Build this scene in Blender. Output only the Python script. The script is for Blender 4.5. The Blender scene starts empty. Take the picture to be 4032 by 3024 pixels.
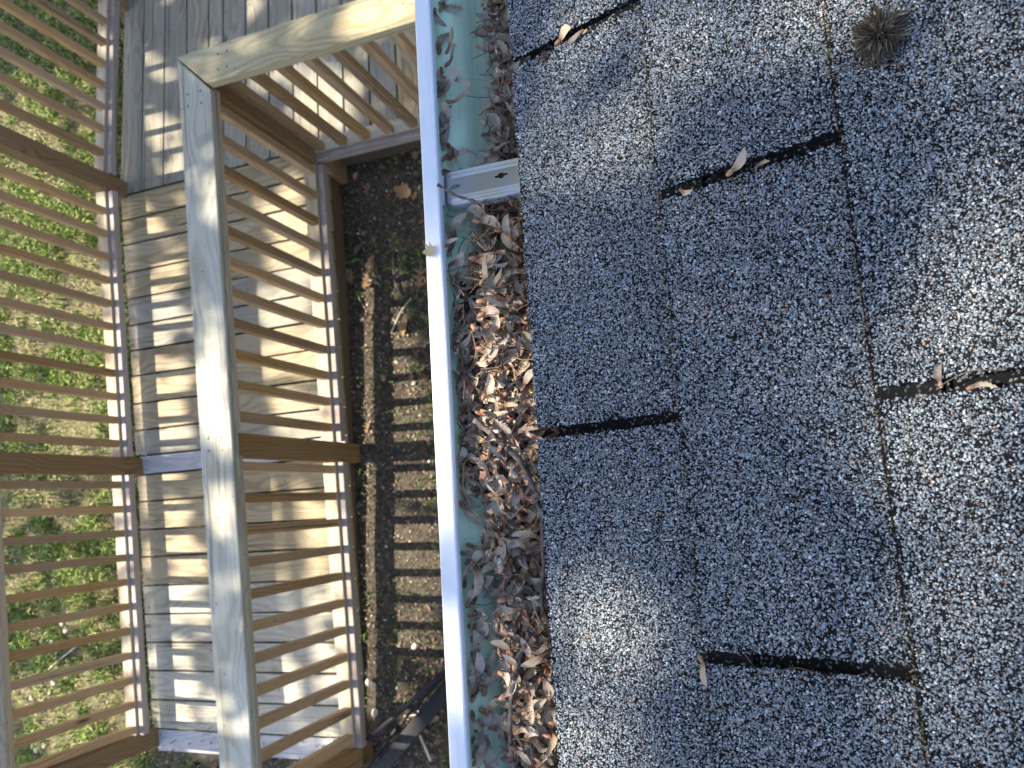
import bpy, bmesh, math, random, json
import numpy as np
from mathutils import Matrix, Vector, noise as mn
# ------------------------------------------------------------------ camera, world, sun
D = json.loads(r'''{"LIT":[[0.352,-0.458,0.017,0.009,0.4],[0.321,-0.46,0.017,0.013,0.48],[0.286,-0.451,0.011,0.011,0.28],[0.258,-0.393,0.005,0.013,0.24],[0.22,-0.399,0.011,0.015,0.24],[0.273,-0.264,0.018,0.013,0.92],[0.157,-0.199,0.004,0.008,0.92],[0.258,-0.339,0.011,0.008,0.32],[0.18,-0.317,0.013,0.01,0.4],[0.154,-0.325,0.011,0.01,0.32],[0.207,-0.404,0.008,0.01,0.32],[0.027,-0.256,0.013,0.019,0.92],[0.022,-0.228,0.011,0.015,0.92],[0.064,-0.262,0.007,0.006,0.4],[0.064,-0.226,0.008,0.006,0.92],[-0.099,-0.461,0.016,0.03,0.92],[-0.177,-0.468,0.022,0.014,0.92],[-0.066,-0.228,0.012,0.017,0.92],[-0.05,-0.247,0.006,0.008,0.28],[-0.098,-0.419,0.008,0.009,0.32],[-0.008,-0.224,0.009,0.008,0.28],[-0.06,-0.377,0.007,0.009,0.16],[-0.129,-0.257,0.01,0.01,0.28],[0.061,-0.308,0.008,0.011,0.12],[0.088,-0.577,0.046,0.073,1],[0.123,-0.57,0.021,0.027,1],[0.047,-0.558,0.007,0.026,0.9],[-0.111,-0.56,0.003,0.016,0.9],[0.171,-0.587,0.011,0.016,0.6],[0.01,-0.593,0.011,0.013,0.3],[0.149,-0.582,0.007,0.035,0.24],[0.052,-0.572,0.007,0.042,0.19],[1.145,-2.846,0.042,0.055,0.42],[0.99,-2.854,0.029,0.064,0.56],[0.893,-2.892,0.03,0.065,0.63],[0.726,-2.906,0.03,0.046,0.49],[0.635,-2.892,0.038,0.046,0.49],[0.495,-2.932,0.03,0.046,0.35],[0.376,-2.952,0.06,0.138,0.7],[0.224,-2.896,0.025,0.054,0.42],[0.016,-2.928,0.033,0.063,0.56],[-0.093,-2.976,0.025,0.023,0.42],[-0.302,-2.974,0.034,0.036,0.42],[-0.744,-3.025,0.051,0.054,0.56],[1.596,-2.251,0.109,0.074,1],[1.602,-2.461,0.047,0.019,0.8],[2.453,-4.204,0.08,0.105,0.95],[2.277,-4.159,0.078,0.088,0.95],[2.209,-4.222,0.053,0.073,0.95],[2.034,-4.215,0.092,0.072,0.95],[2.045,-4.1,0.064,0.086,0.95],[1.89,-4.21,0.078,0.086,0.95],[1.86,-4.094,0.038,0.071,0.95],[1.751,-4.218,0.078,0.057,0.95],[1.703,-4.077,0.038,0.056,0.95],[2.49,-3.756,0.036,0.071,0.95],[2.356,-3.972,0.05,0.043,0.95],[2.151,-3.612,0.068,0.109,0.95],[1.996,-3.455,0.087,0.106,0.95],[1.824,-3.358,0.063,0.077,0.95],[2.076,-3.725,0.047,0.041,0.95],[1.951,-3.305,0.042,0.078,0.95],[1.875,-3.733,0.07,0.081,0.95],[1.85,-3.497,0.088,0.132,0.95],[1.543,-4.088,0.048,0.045,0.95],[1.529,-4.215,0.074,0.033,0.95],[1.44,-4.239,0.037,0.053,0.95],[1.436,-4.152,0.061,0.052,0.95],[1.357,-4.088,0.072,0.026,0.95],[1.208,-4.145,0.048,0.065,0.95],[1.083,-4.274,0.031,0.066,0.95],[1.034,-4.217,0.049,0.052,0.95],[0.938,-4.193,0.109,0.039,0.95],[0.832,-4.294,0.074,0.052,0.95],[0.652,-4.231,0.073,0.065,0.95],[0.634,-4.308,0.062,0.105,0.95],[0.473,-4.279,0.074,0.078,0.95],[0.365,-4.244,0.061,0.077,0.95],[0.359,-4.332,0.025,0.065,0.95],[0.136,-4.336,0.074,0.039,0.95],[-0.06,-4.313,0.061,0.077,0.95],[-0.189,-4.342,0.099,0.078,0.95],[-0.292,-4.246,0.072,0.077,0.95],[-0.434,-4.35,0.074,0.077,0.95],[-0.538,-4.388,0.074,0.065,0.95],[-0.534,-4.266,0.06,0.051,0.95],[-0.769,-4.407,0.074,0.077,0.95],[-0.921,-4.39,0.062,0.077,0.95],[-1.077,-4.435,0.074,0.077,0.95],[-1.025,-4.272,0.048,0.05,0.95],[-1.243,-4.336,0.073,0.038,0.95],[1.435,-3.636,0.086,0.049,0.95],[1.539,-3.534,0.063,0.073,0.95],[1.326,-3.595,0.096,0.073,0.95],[1.131,-3.621,0.107,0.11,0.95],[0.965,-3.676,0.118,0.11,0.95],[0.776,-3.658,0.107,0.073,0.95],[0.687,-3.736,0.087,0.098,0.95],[0.65,-3.632,0.064,0.073,0.95],[0.461,-3.711,0.086,0.073,0.95],[0.306,-3.764,0.065,0.073,0.95],[0.319,-3.612,0.063,0.096,0.95],[0.062,-3.797,0.087,0.073,0.95],[-0.11,-3.733,0.128,0.121,0.95],[-0.243,-3.751,0.118,0.084,0.95],[-0.376,-3.769,0.118,0.072,0.95],[-0.459,-3.726,0.085,0.072,0.95],[-0.544,-3.802,0.065,0.072,0.95],[-0.826,-3.904,0.044,0.073,0.95],[-0.709,-3.749,0.064,0.072,0.95],[-0.873,-3.729,0.063,0.047,0.95],[-0.946,-3.909,0.055,0.061,0.95],[-1.116,-3.814,0.086,0.06,0.95],[2.483,-4.309,0.027,0.06,1],[2.222,-4.313,0.034,0.088,1],[1.766,-4.301,0.033,0.085,1],[0.503,-4.379,0.031,0.219,1],[0.039,-4.414,0.031,0.102,1],[-0.243,-4.426,0.031,0.051,1],[1.559,-4.297,0.019,0.026,1],[0.867,-4.359,0.025,0.065,1],[1.011,-3.396,0.097,0.073,0.95],[0.791,-3.414,0.097,0.206,0.95],[0.429,-3.445,0.097,0.264,0.95],[-0.048,-3.486,0.096,0.378,0.95],[-0.517,-3.526,0.096,0.256,0.95],[-0.888,-3.563,0.096,0.115,0.95],[0.416,-3.3,0.078,0.177,0.95],[0.241,-3.335,0.079,0.071,0.95],[0.062,-3.273,0.077,0.093,0.95],[-0.168,-3.342,0.078,0.081,0.95],[-0.341,-3.328,0.087,0.149,0.95],[-0.57,-3.377,0.078,0.068,0.95],[-0.693,-3.34,0.077,0.068,0.95],[-1.01,-3.396,0.058,0.09,0.95],[0.753,-3.311,0.03,0.048,0.95],[1.401,-3.229,0.03,0.03,0.95],[2.379,-5.035,0.091,0.077,0.95],[2.21,-5.107,0.092,0.093,0.95],[2.274,-4.935,0.059,0.046,0.95],[1.549,-5.046,0.135,0.075,0.95],[1.458,-5.126,0.106,0.06,0.95],[1.357,-5.203,0.139,0.091,0.95],[1.331,-4.917,0.087,0.059,0.95],[1.066,-4.967,0.248,0.117,0.95],[1.034,-5.114,0.15,0.089,0.95],[0.967,-4.834,0.085,0.086,0.95],[0.884,-5.229,0.123,0.119,0.95],[0.973,-4.767,0.056,0.086,0.95],[0.603,-4.926,0.114,0.086,0.95],[0.615,-5.064,0.088,0.072,0.95],[-0.456,-5.272,0.09,0.085,0.95],[-0.631,-4.834,0.027,0.027,0.95],[-1.026,-5.198,0.161,0.069,0.95],[-1.061,-4.83,0.081,0.093,0.95],[-1.091,-4.995,0.168,0.067,0.95],[-1.17,-4.85,0.095,0.066,0.95],[-1.246,-5.075,0.17,0.081,0.95],[1.089,-4.58,0.02,0.253,0.95],[-1.201,-4.629,0.026,0.077,0.95]],"RE":[1.6063,1.4757,1.3293,1.1896,1.05,0.917,0.7841,0.6382,0.4988,0.3655,0.267,0.128,-0.0175,-0.1564,-0.305,-0.4519,-0.596,-0.7401,-0.8893,-1.0372,-1.1518],"TW1":[[-0.238,0.0689,-0.575],[-0.2231,0.0559,-0.575],[-0.2142,0.0467,-0.575],[-0.202,0.0335,-0.575],[-0.1957,0.0221,-0.575],[-0.1914,0.0116,-0.575],[-0.1893,0.0018,-0.575],[-0.1866,-0.0096,-0.575],[-0.1859,-0.0185,-0.575],[-0.1867,-0.0383,-0.575],[-0.1871,-0.0523,-0.575],[-0.1905,-0.0729,-0.575],[-0.1901,-0.0845,-0.575]],"TW2":[[-0.205,-0.1,-0.58],[-0.2064,-0.1049,-0.58],[-0.211,-0.1139,-0.58],[-0.2164,-0.1259,-0.58],[-0.219,-0.1356,-0.58],[-0.2225,-0.1475,-0.58],[-0.2245,-0.1676,-0.58],[-0.2255,-0.183,-0.58],[-0.224,-0.1958,-0.58]],"TW3":[[-0.2537,0.2707,-0.56],[-0.2386,0.2585,-0.56],[-0.2288,0.2534,-0.56],[-0.2159,0.247,-0.56],[-0.2079,0.245,-0.56],[-0.1948,0.2461,-0.56]],"HANG":[[-0.2584,0.2897,-0.575],[-0.1824,0.2877,-0.575],[-0.1827,0.2528,-0.575],[-0.2524,0.2565,-0.575]],"HOLES":[[-0.2451,0.2759,-0.575],[-0.2016,0.2743,-0.575]],"GTEST":[[-0.2942,0.515,-0.65],[-0.2608,0.5048,-0.65],[-0.2414,0.4989,-0.65],[-0.2898,-0.0525,-0.65],[-0.2755,-0.053,-0.65],[-0.2546,-0.0537,-0.65]],"CLEAR":[],"ROOFIT":{"sam":[[-0.1302,0.3532,-0.5325],[-0.1123,0.3505,-0.5257],[-0.0119,0.2005,-0.4878],[0.003,0.1993,-0.4821],[-0.0466,0.202,-0.5009],[-0.0647,-0.1025,-0.5078],[0.0943,0.0441,-0.4476],[0.0792,0.0465,-0.4533]],"tuft":[[0.0758,0.2477,-0.4503],[-0.1469,0.3472,-0.5346]],"needle":[[0.0455,0.2384,-0.4618],[0.0628,0.2363,-0.4552],[0.0845,0.2277,-0.447]]},"BAR1":[[-1.8894,-0.989,-3.1529],[-1.7557,-0.8933,-3.1457],[-1.569,-0.7531,-3.1352],[-1.4389,-0.6547,-3.1279]],"BAR2":[[-1.9614,-1.2285,-3.2109],[-1.7343,-0.9858,-3.1927],[-1.5731,-0.8604,-3.1833],[-1.411,-0.6843,-3.1701]],"GLEAF":[[-1.5392,1.0159,-3.1226],[-1.7811,1.1338,-3.1137],[-1.6368,0.8121,-3.1378],[-1.835,1.0739,-3.1182],[-1.8888,1.1073,-3.1157],[-1.8647,1.2289,-3.1066],[-1.5404,1.4689,-3.0886],[-1.8172,-1.0013,-3.2738],[-1.6566,-0.9395,-3.2692],[-1.8126,-1.1023,-3.2814]],"LIPLEAF":[[-0.264,0.2145,-0.561],[-0.2563,0.2158,-0.561],[-0.251,0.2193,-0.561]],"E1":[0.035,0.9994,-0.0],"E2":[0.7511,-0.0263,0.6597],"S":[-0.6593,0.0231,0.7516],"R":[[0.937461,0.110621,0.330045],[-0.062012,0.986066,-0.154361],[-0.342522,0.124241,0.931259]],"F":2996.5,"ROOF":[-0.1758,-0.5541,0.3616,0.1218,0.3549,0.2026,0.0472],"SAM":[[-0.2596,0.4592,-0.5945423227867883,1],[-0.2643,0.4704,-0.5963202806039797,1],[-0.2672,0.4578,-0.5876007576055662,1],[-0.2572,0.4032,-0.5941887054195497,1],[-0.2641,0.3822,-0.5850212983464304,1],[-0.2642,0.3703,-0.5875857740306968,1],[-0.2569,0.3631,-0.5884716620129631,1],[-0.2643,0.3966,-0.5867484229144881,1],[-0.2648,0.4156,-0.5922373199688918,1],[-0.2519,0.4085,-0.5852743867590326,1],[-0.2553,0.3731,-0.5852168104245423,1],[-0.2554,0.3872,-0.5865668619258374,1],[-0.2593,0.3116,-0.5925647915211167,1],[-0.2665,0.3094,-0.5902146622872052,1],[-0.2573,0.3377,-0.5885377551145436,1],[-0.2593,0.3263,-0.5952270320507249,1],[-0.2636,0.2999,-0.5908579079826628,1],[-0.2658,0.3277,-0.5895240089734245,1],[-0.2681,0.3205,-0.5915638907051429,1],[-0.2675,0.3389,-0.590583961965242,1],[-0.2619,0.2269,-0.5920819728259176,1],[-0.2582,0.2372,-0.5894865558711622,1],[-0.2646,0.22,-0.5919707548582427,1],[-0.2602,0.2005,-0.5900292231210389,1],[-0.2596,0.2085,-0.5854371469619425,1],[-0.2649,0.0339,-0.5959988786376357,1],[-0.2603,0.0039,-0.585174726196796,1],[-0.2621,0.0122,-0.5907825487427735,1],[-0.2623,0.023,-0.5909721830761064,1],[-0.2629,0.0445,-0.5967442318858538,1],[-0.2569,-0.0516,-0.5854375135917349,1],[-0.2534,-0.0391,-0.5864419234461815,1],[-0.2591,-0.0318,-0.5894177678741045,1],[-0.2572,-0.0683,-0.5950433762398317,1],[-0.2522,-0.0591,-0.5888664727379501,1],[-0.2641,-0.0376,-0.5886246480425416,1],[-0.2434,-0.0373,-0.586426418388422,1],[-0.2518,-0.0534,-0.5937891621526653,1],[-0.2518,-0.0468,-0.587336902118459,1],[-0.2627,-0.0656,-0.5892201080302916,1],[-0.2464,-0.0607,-0.5923536718724564,1],[-0.2481,-0.047,-0.5963530298280173,1],[-0.2451,-0.0309,-0.5900910636827076,1],[-0.2596,-0.0459,-0.5876335753257721,1],[-0.267,-0.0735,-0.596423674134733,1],[-0.261,-0.0981,-0.5899499373733238,1],[-0.2563,-0.078,-0.5909088279897625,1],[-0.2601,-0.0885,-0.5885743939062491,1],[-0.2607,-0.0813,-0.5852528364396634,1],[-0.2541,-0.0854,-0.5889386799329499,1],[-0.2597,-0.1194,-0.5968861733150189,1],[-0.2579,-0.1084,-0.5864965089330239,1],[-0.2657,-0.1197,-0.5951906601651207,1],[-0.2553,-0.1059,-0.5955944547929127,1],[-0.2564,-0.1242,-0.5876406700797059,1],[-0.252,-0.1109,-0.5867182751641454,1],[-0.2604,-0.1419,-0.589114647972897,1],[-0.263,-0.134,-0.5967693495334175,1],[-0.2563,-0.137,-0.5967170651847382,1],[-0.2615,-0.1565,-0.5901775179259008,1],[-0.26,-0.149,-0.5890194395233488,1],[-0.2547,-0.152,-0.5963441366715573,1],[-0.2626,-0.193,-0.5961481920957412,1],[-0.2484,-0.1768,-0.590569332645151,1],[-0.261,-0.1804,-0.5940896133777593,1],[-0.2576,-0.1641,-0.595710265568843,1],[-0.2536,-0.1925,-0.5932381947813437,1],[-0.2621,-0.1636,-0.5890696406747562,1],[-0.249,-0.1658,-0.5873184034895196,1],[-0.2505,-0.1839,-0.5882088418572787,1],[-0.2572,-0.1702,-0.5905083457546096,1],[-0.264,-0.1849,-0.59195844125988,1],[-0.2552,-0.2007,-0.5911863452822473,1],[-0.2633,-0.1989,-0.5906477100791112,1],[-0.261,-0.2031,-0.5853966172783635,1],[-0.2566,0.1245,-0.5928604371119623,0],[-0.2257,0.2097,-0.5948578715506999,0],[-0.2265,-0.1652,-0.5976732538346977,0],[-0.2028,0.022,-0.5930096322778502,0],[-0.209,0.3218,-0.6014578796233297,0],[-0.1932,-0.0001,-0.5873272376707064,0],[-0.2207,0.147,-0.587329675206277,0],[-0.2185,-0.0447,-0.600357997618707,0],[-0.1959,0.1086,-0.5970596668604847,0],[-0.1874,0.0387,-0.5943371079890918,0],[-0.2333,-0.1137,-0.5987081088461504,0],[-0.2141,0.4483,-0.6086647347090145,0],[-0.1885,0.0764,-0.5974854207354602,0],[-0.2361,0.0752,-0.5864654180080274,0],[-0.2098,-0.1731,-0.6016834571280375,0],[-0.2052,0.1845,-0.5910759392708925,0],[-0.1989,0.1622,-0.5935788938778402,0],[-0.2301,0.1565,-0.588173922455208,0],[-0.2309,0.242,-0.5926657488627153,0],[-0.2111,0.4278,-0.6078752302128061,0],[-0.2526,0.1679,-0.5949645069606089,0],[-0.2183,-0.1936,-0.6020342019884612,0],[-0.1946,0.4039,-0.6131385138063954,0],[-0.2507,0.1084,-0.5879718146595624,0],[-0.193,-0.1535,-0.5955294818701499,0],[-0.2165,-0.0758,-0.5905086019146267,0],[-0.2494,0.1504,-0.5913504249498758,0],[-0.2089,0.0774,-0.5942454788530538,0],[-0.2458,0.0265,-0.5916898291367788,0],[-0.1949,0.3728,-0.611976983962676,0],[-0.2095,-0.1536,-0.5983138532808286,0],[-0.1896,-0.1142,-0.591374622048723,0],[-0.2467,0.0607,-0.5858915153412503,0],[-0.2459,0.0935,-0.5852211808120903,0],[-0.2117,0.0167,-0.5867115914034391,0],[-0.2231,0.2293,-0.6001536163843724,0],[-0.2176,-0.0293,-0.6001956119897035,0],[-0.2157,0.3702,-0.6021984377003277,0],[-0.1937,-0.0899,-0.595066045425257,0],[-0.2182,-0.0926,-0.5978487236604988,0],[-0.2218,-0.1535,-0.5942725349212297,0],[-0.2308,-0.1498,-0.5903063824937586,0],[-0.198,-0.0187,-0.5967297692440665,0],[-0.1999,0.0408,-0.595869757800709,0],[-0.1999,0.3264,-0.6118128302074513,0],[-0.2237,0.0693,-0.5946477902997479,0],[-0.2188,-0.117,-0.592086595193953,0],[-0.2221,-0.1751,-0.592986043016561,0],[-0.2181,0.4669,-0.6086049757375647,0],[-0.2328,0.0082,-0.5964760156550211,0],[-0.2078,0.1408,-0.5942168817137385,0],[-0.1922,0.4302,-0.6069386849074143,0],[-0.2299,0.1179,-0.5885155503741075,0],[-0.2075,0.047,-0.5927961054636361,0],[-0.218,-0.1292,-0.5926851798254981,0],[-0.204,0.386,-0.6109533399814449,0],[-0.2088,0.3939,-0.6043327444116019,0],[-0.1992,-0.0283,-0.5912860822147424,0],[-0.229,0.0853,-0.5852858148532704,0],[-0.1969,-0.2049,-0.5959094473924129,0],[-0.2001,0.2009,-0.5959007860839926,0],[-0.1924,0.0211,-0.5987150588368304,0],[-0.196,0.2488,-0.593368323989646,0],[-0.222,0.392,-0.6143519904057636,0],[-0.2305,-0.1961,-0.5999410646608013,0],[-0.1912,-0.1869,-0.602452227846844,0],[-0.2079,-0.1126,-0.6000937970616491,0],[-0.2281,-0.1411,-0.5940374516440594,0],[-0.1886,-0.0469,-0.5973545419023337,0],[-0.234,0.0514,-0.5866794874235683,0],[-0.2274,0.0986,-0.5910187181172603,0],[-0.2574,0.1352,-0.5879020131325265,0],[-0.2046,-0.1919,-0.5893027742884783,0],[-0.2305,0.1683,-0.5889449731650209,0],[-0.1883,-0.0304,-0.5908069370095105,0],[-0.2141,-0.1601,-0.593092390913542,0],[-0.208,0.3595,-0.6121800470862481,0],[-0.1926,-0.1762,-0.5927511349720896,0],[-0.1975,0.13,-0.5935929694306958,0],[-0.2187,0.1226,-0.5977915579466785,0],[-0.2149,0.1786,-0.592832818205717,0],[-0.213,0.0314,-0.5863156228397814,0],[-0.2113,0.4075,-0.6037659414818637,0],[-0.1983,-0.0818,-0.602001829125332,0],[-0.2318,-0.0992,-0.5934200600536712,0],[-0.1913,-0.1993,-0.601019869849988,0],[-0.2006,-0.1471,-0.6013108692755683,0],[-0.1998,0.235,-0.5890253390539956,0],[-0.1923,-0.1655,-0.5926665530032409,0],[-0.2261,-0.211,-0.5982424334778672,0],[-0.2073,-0.0571,-0.5999959890113143,0],[-0.1979,0.0906,-0.5921990293907685,0],[-0.209,0.0885,-0.5859172410190252,0],[-0.1985,-0.1348,-0.5950125136950847,0],[-0.2514,0.0417,-0.5987648997914443,0],[-0.2479,0.0779,-0.5852265389629567,0],[-0.2091,-0.0134,-0.6007998205795428,0],[-0.2206,0.1936,-0.6025787925953198,0],[-0.2202,0.3355,-0.6067775910264515,0],[-0.2198,0.107,-0.5950361711673174,0],[-0.2352,-0.0455,-0.5967059532231281,0],[-0.2196,0.3572,-0.606491481296751,0],[-0.2112,0.2093,-0.5905231887507603,0],[-0.2194,-0.1041,-0.5914736343749286,0],[-0.2415,0.013,-0.5919199702313278,0],[-0.2336,-0.0353,-0.6006314872670413,0],[-0.2036,0.005,-0.592341043237793,0],[-0.2164,-0.2035,-0.6005270334265238,0],[-0.1957,0.3576,-0.6096300925169011,0],[-0.2141,-0.1014,-0.6023978019429996,0],[-0.2072,0.1519,-0.5900715250026098,0],[-0.186,0.0104,-0.5891970635689983,0],[-0.1899,0.1461,-0.5956736487193592,0],[-0.2222,0.0555,-0.5963582849649912,0],[-0.2241,0.0275,-0.5892109236680959,0],[-0.1996,0.4449,-0.6101607541772669,0],[-0.1901,0.0945,-0.5986590723068218,0],[-0.2343,0.0189,-0.5973793383023644,0],[-0.1922,0.0632,-0.5913654907840974,0],[-0.1899,0.2255,-0.6012119659481967,0],[-0.2285,-0.0235,-0.5968424174267636,0],[-0.2189,-0.0577,-0.5921528469485291,0],[-0.2254,0.0402,-0.5977086883412267,0],[-0.1932,-0.0551,-0.5968297540062174,0],[-0.2015,-0.0389,-0.5905174315177287,0],[-0.2382,0.141,-0.5987063265308884,0],[-0.2011,-0.1878,-0.6004324741709464,0],[-0.2274,0.1948,-0.5917750900372837,0],[-0.2043,-0.0907,-0.5924713085859944,0],[-0.1902,-0.0671,-0.5930285008500766,0],[-0.2121,0.1695,-0.5977637064019058,0],[-0.2094,0.2298,-0.5977597746543512,0],[-0.2086,-0.1425,-0.5895971006208045,0],[-0.2049,0.101,-0.5966966456478953,0],[-0.2308,-0.2025,-0.5895839179232893,0],[-0.1865,-0.2049,-0.592013437290282,0],[-0.207,-0.0706,-0.6010788090303187,0],[-0.204,-0.1603,-0.5918572969547304,0],[-0.201,0.3364,-0.6063091431289013,0],[-0.2387,0.1879,-0.5919232867517717,0],[-0.2147,-0.0036,-0.5944445828314712,0],[-0.2223,0.3215,-0.6020821470226543,0],[-0.2259,0.183,-0.5870307423503164,0],[-0.2229,0.1684,-0.5983087235696756,0],[-0.1925,0.4579,-0.6106384276204418,0],[-0.1988,0.4176,-0.6098373960803485,0],[-0.2237,0.1296,-0.5921585447803279,0],[-0.1913,0.3466,-0.6110736569564336,0],[-0.2348,0.2319,-0.5982161610890939,0],[-0.2332,-0.0103,-0.6011662987652203,0],[-0.2624,0.1775,-0.5981870615281573,0],[-0.2217,0.4394,-0.6084596244441637,0],[-0.2299,-0.0654,-0.6011834044367863,0],[-0.2578,0.0562,-0.5905248775670744,0],[-0.1877,-0.1047,-0.5937896113401846,0],[-0.1969,-0.1215,-0.5928025888669655,0],[-0.2421,0.1052,-0.593427867951894,0],[-0.188,0.2076,-0.5979006259421606,0],[-0.2096,0.0667,-0.5929120456556123,0],[-0.1968,0.1168,-0.5883883576596647,0],[-0.2025,0.0314,-0.5865882324196174,0],[-0.1871,0.1889,-0.5950825717901569,0],[-0.2514,0.1819,-0.5987766968390309,0],[-0.232,-0.13,-0.5934460874641241,0],[-0.203,0.3669,-0.6036374891142349,0],[-0.236,0.1484,-0.586512861895068,0],[-0.1859,0.1754,-0.5874662947142355,0],[-0.21,0.2504,-0.5997473365621444,0],[-0.2028,0.0571,-0.5939712190707483,0],[-0.2434,-0.0074,-0.596837667160537,0],[-0.2378,0.0307,-0.5970351213625607,0],[-0.1897,-0.0089,-0.5893503017586522,0],[-0.1955,-0.1002,-0.5921736090356247,0],[-0.2087,-0.0818,-0.5895356755383205,0],[-0.2355,-0.1761,-0.6011221721137815,0],[-0.2142,0.3473,-0.6085193435119262,0],[-0.2209,0.0006,-0.5851927496683317,0],[-0.2188,-0.0133,-0.5914078271370984,0],[-0.2178,0.2439,-0.5935389619973506,0],[-0.2093,-0.1243,-0.5988929292158688,0],[-0.1906,0.0527,-0.5874294593247671,0],[-0.2341,-0.0871,-0.6011186476010544,0],[-0.2484,0.1398,-0.5968497186396262,0],[-0.2001,0.3127,-0.6078810387927596,0],[-0.2414,-0.0182,-0.6029187364162039,0],[-0.2322,0.2549,-0.5977665750448545,0],[-0.1985,0.2172,-0.5913794912436503,0],[-0.2631,0.067,-0.5986093803893539,0],[-0.2144,0.0073,-0.5945960523651077,0],[-0.1898,0.1203,-0.5982174704949286,0],[-0.242,0.1178,-0.5861535172983635,0],[-0.2054,0.127,-0.5858486724956381,0],[-0.2451,0.1987,-0.5931090404574355,0],[-0.2628,0.1497,-0.5979862711438616,0],[-0.2044,0.4616,-0.6102161257785881,0],[-0.2163,0.1372,-0.5901723260358942,0],[-0.1899,-0.1282,-0.5993125228422588,0],[-0.2392,0.0416,-0.5957073931608803,0],[-0.237,0.2081,-0.5934764345012219,0],[-0.2239,-0.1846,-0.59064464840541,0],[-0.1873,-0.0177,-0.5955714666272304,0],[-0.21,0.1112,-0.5976118854769503,0],[-0.2157,-0.0675,-0.5985590530903203,0],[-0.2585,0.0976,-0.5877235910313268,0],[-0.2278,-0.0754,-0.590979538288927,0],[-0.1901,-0.1392,-0.596847459145556,0],[-0.2067,-0.2085,-0.5974362982889856,0],[-0.2277,-0.0541,-0.589715896149063,0],[-0.2247,0.4101,-0.6138661948700469,0],[-0.1974,0.0794,-0.5890992600837406,0],[-0.1992,-0.0477,-0.5941695144849168,0],[-0.2126,-0.1795,-0.5938224504934408,0],[-0.2227,0.422,-0.6095489778950396,0],[-0.2324,0.128,-0.586545745754319,0],[-0.1866,0.2338,-0.5894851818328379,0],[-0.2171,0.0777,-0.5873298140414402,0],[-0.1881,0.1336,-0.5960101157280642,0],[-0.2355,0.0651,-0.5975236511997634,0],[-0.1905,0.1572,-0.5985410568618506,0],[-0.2111,0.3111,-0.6012095031073287,0],[-0.2188,0.2036,-0.6007327310860542,0],[-0.2569,0.189,-0.5903821015248834,0],[-0.2612,0.1152,-0.5887661097418021,0],[-0.2582,0.0888,-0.5944821176516029,0],[-0.2428,0.0034,-0.5898506546278722,0],[-0.2093,-0.1344,-0.5964902214167126,0],[-0.2294,-0.1216,-0.5950971726078527,0],[-0.2501,0.0179,-0.5892141023602733,0],[-0.1927,0.3889,-0.6149688330556358,0],[-0.2045,0.1764,-0.5981348866806074,0],[-0.192,0.0304,-0.5873111905458311,0],[-0.1885,0.329,-0.6010365562712408,0],[-0.2612,0.1593,-0.5940721931860246,0],[-0.2617,0.0776,-0.592045104744579,0],[-0.2316,0.1089,-0.5938071539819642,0]],"RB":[[-0.2285,0.4786],[-0.2293,0.3996],[-0.2317,0.3184],[-0.2487,0.2695],[-0.2461,0.2274],[-0.265,0.2087],[-0.276,0.1959],[-0.278,0.1127],[-0.276,0.0142],[-0.2593,0.0065],[-0.2547,-0.0353],[-0.2431,-0.0572],[-0.2455,-0.1305],[-0.2487,-0.2159]],"LOWN":900}''')
ZO = 3.3                                   # height of the eye above the datum
scn = bpy.context.scene
COL = scn.collection
R3 = D['R']
cd = bpy.data.cameras.new('camera'); cam = bpy.data.objects.new('camera', cd); COL.objects.link(cam)
cd.sensor_width = 36; cd.lens = D['F'] / 4032 * 36; cd.clip_start = .02; cd.clip_end = 400
M = Matrix([[R3[i][0], R3[i][1], R3[i][2], 0] for i in range(3)] + [[0, 0, 0, 1]])
M.translation = Vector((0, 0, ZO)); cam.matrix_world = M
cd.dof.use_dof = True; cd.dof.focus_distance = .585; cd.dof.aperture_fstop = 15
scn.camera = cam
scn.render.resolution_x = 1024; scn.render.resolution_y = 768
S = Vector(D['S']); E1 = Vector(D['E1']); E2 = Vector(D['E2'])
EL = math.asin(S.z)
w = bpy.data.worlds.new('World'); scn.world = w; w.use_nodes = True
nt = w.node_tree; bg = nt.nodes['Background']
sky = nt.nodes.new('ShaderNodeTexSky'); sky.sky_type = 'NISHITA'; sky.sun_disc = False
sky.sun_elevation = EL; sky.sun_rotation = math.atan2(S.x, S.y); sky.air_density = .75; sky.dust_density = 3.
nt.links.new(sky.outputs[0], bg.inputs[0]); bg.inputs[1].default_value = .15
sl = bpy.data.lights.new('sun', 'SUN'); sl.energy = 4.0; sl.angle = math.radians(.53); sl.color = (1, .87, .69)
so = bpy.data.objects.new('sun', sl); COL.objects.link(so); so.location = (-4, 0, 9)
so.rotation_euler = (-S).to_track_quat('-Z', 'Y').to_euler()
scn.view_settings.view_transform = 'Standard'; scn.view_settings.look = 'None'
scn.view_settings.exposure = 1.88; scn.view_settings.gamma = 1
rnd = random.Random(7); rng = np.random.default_rng(11)

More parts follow.
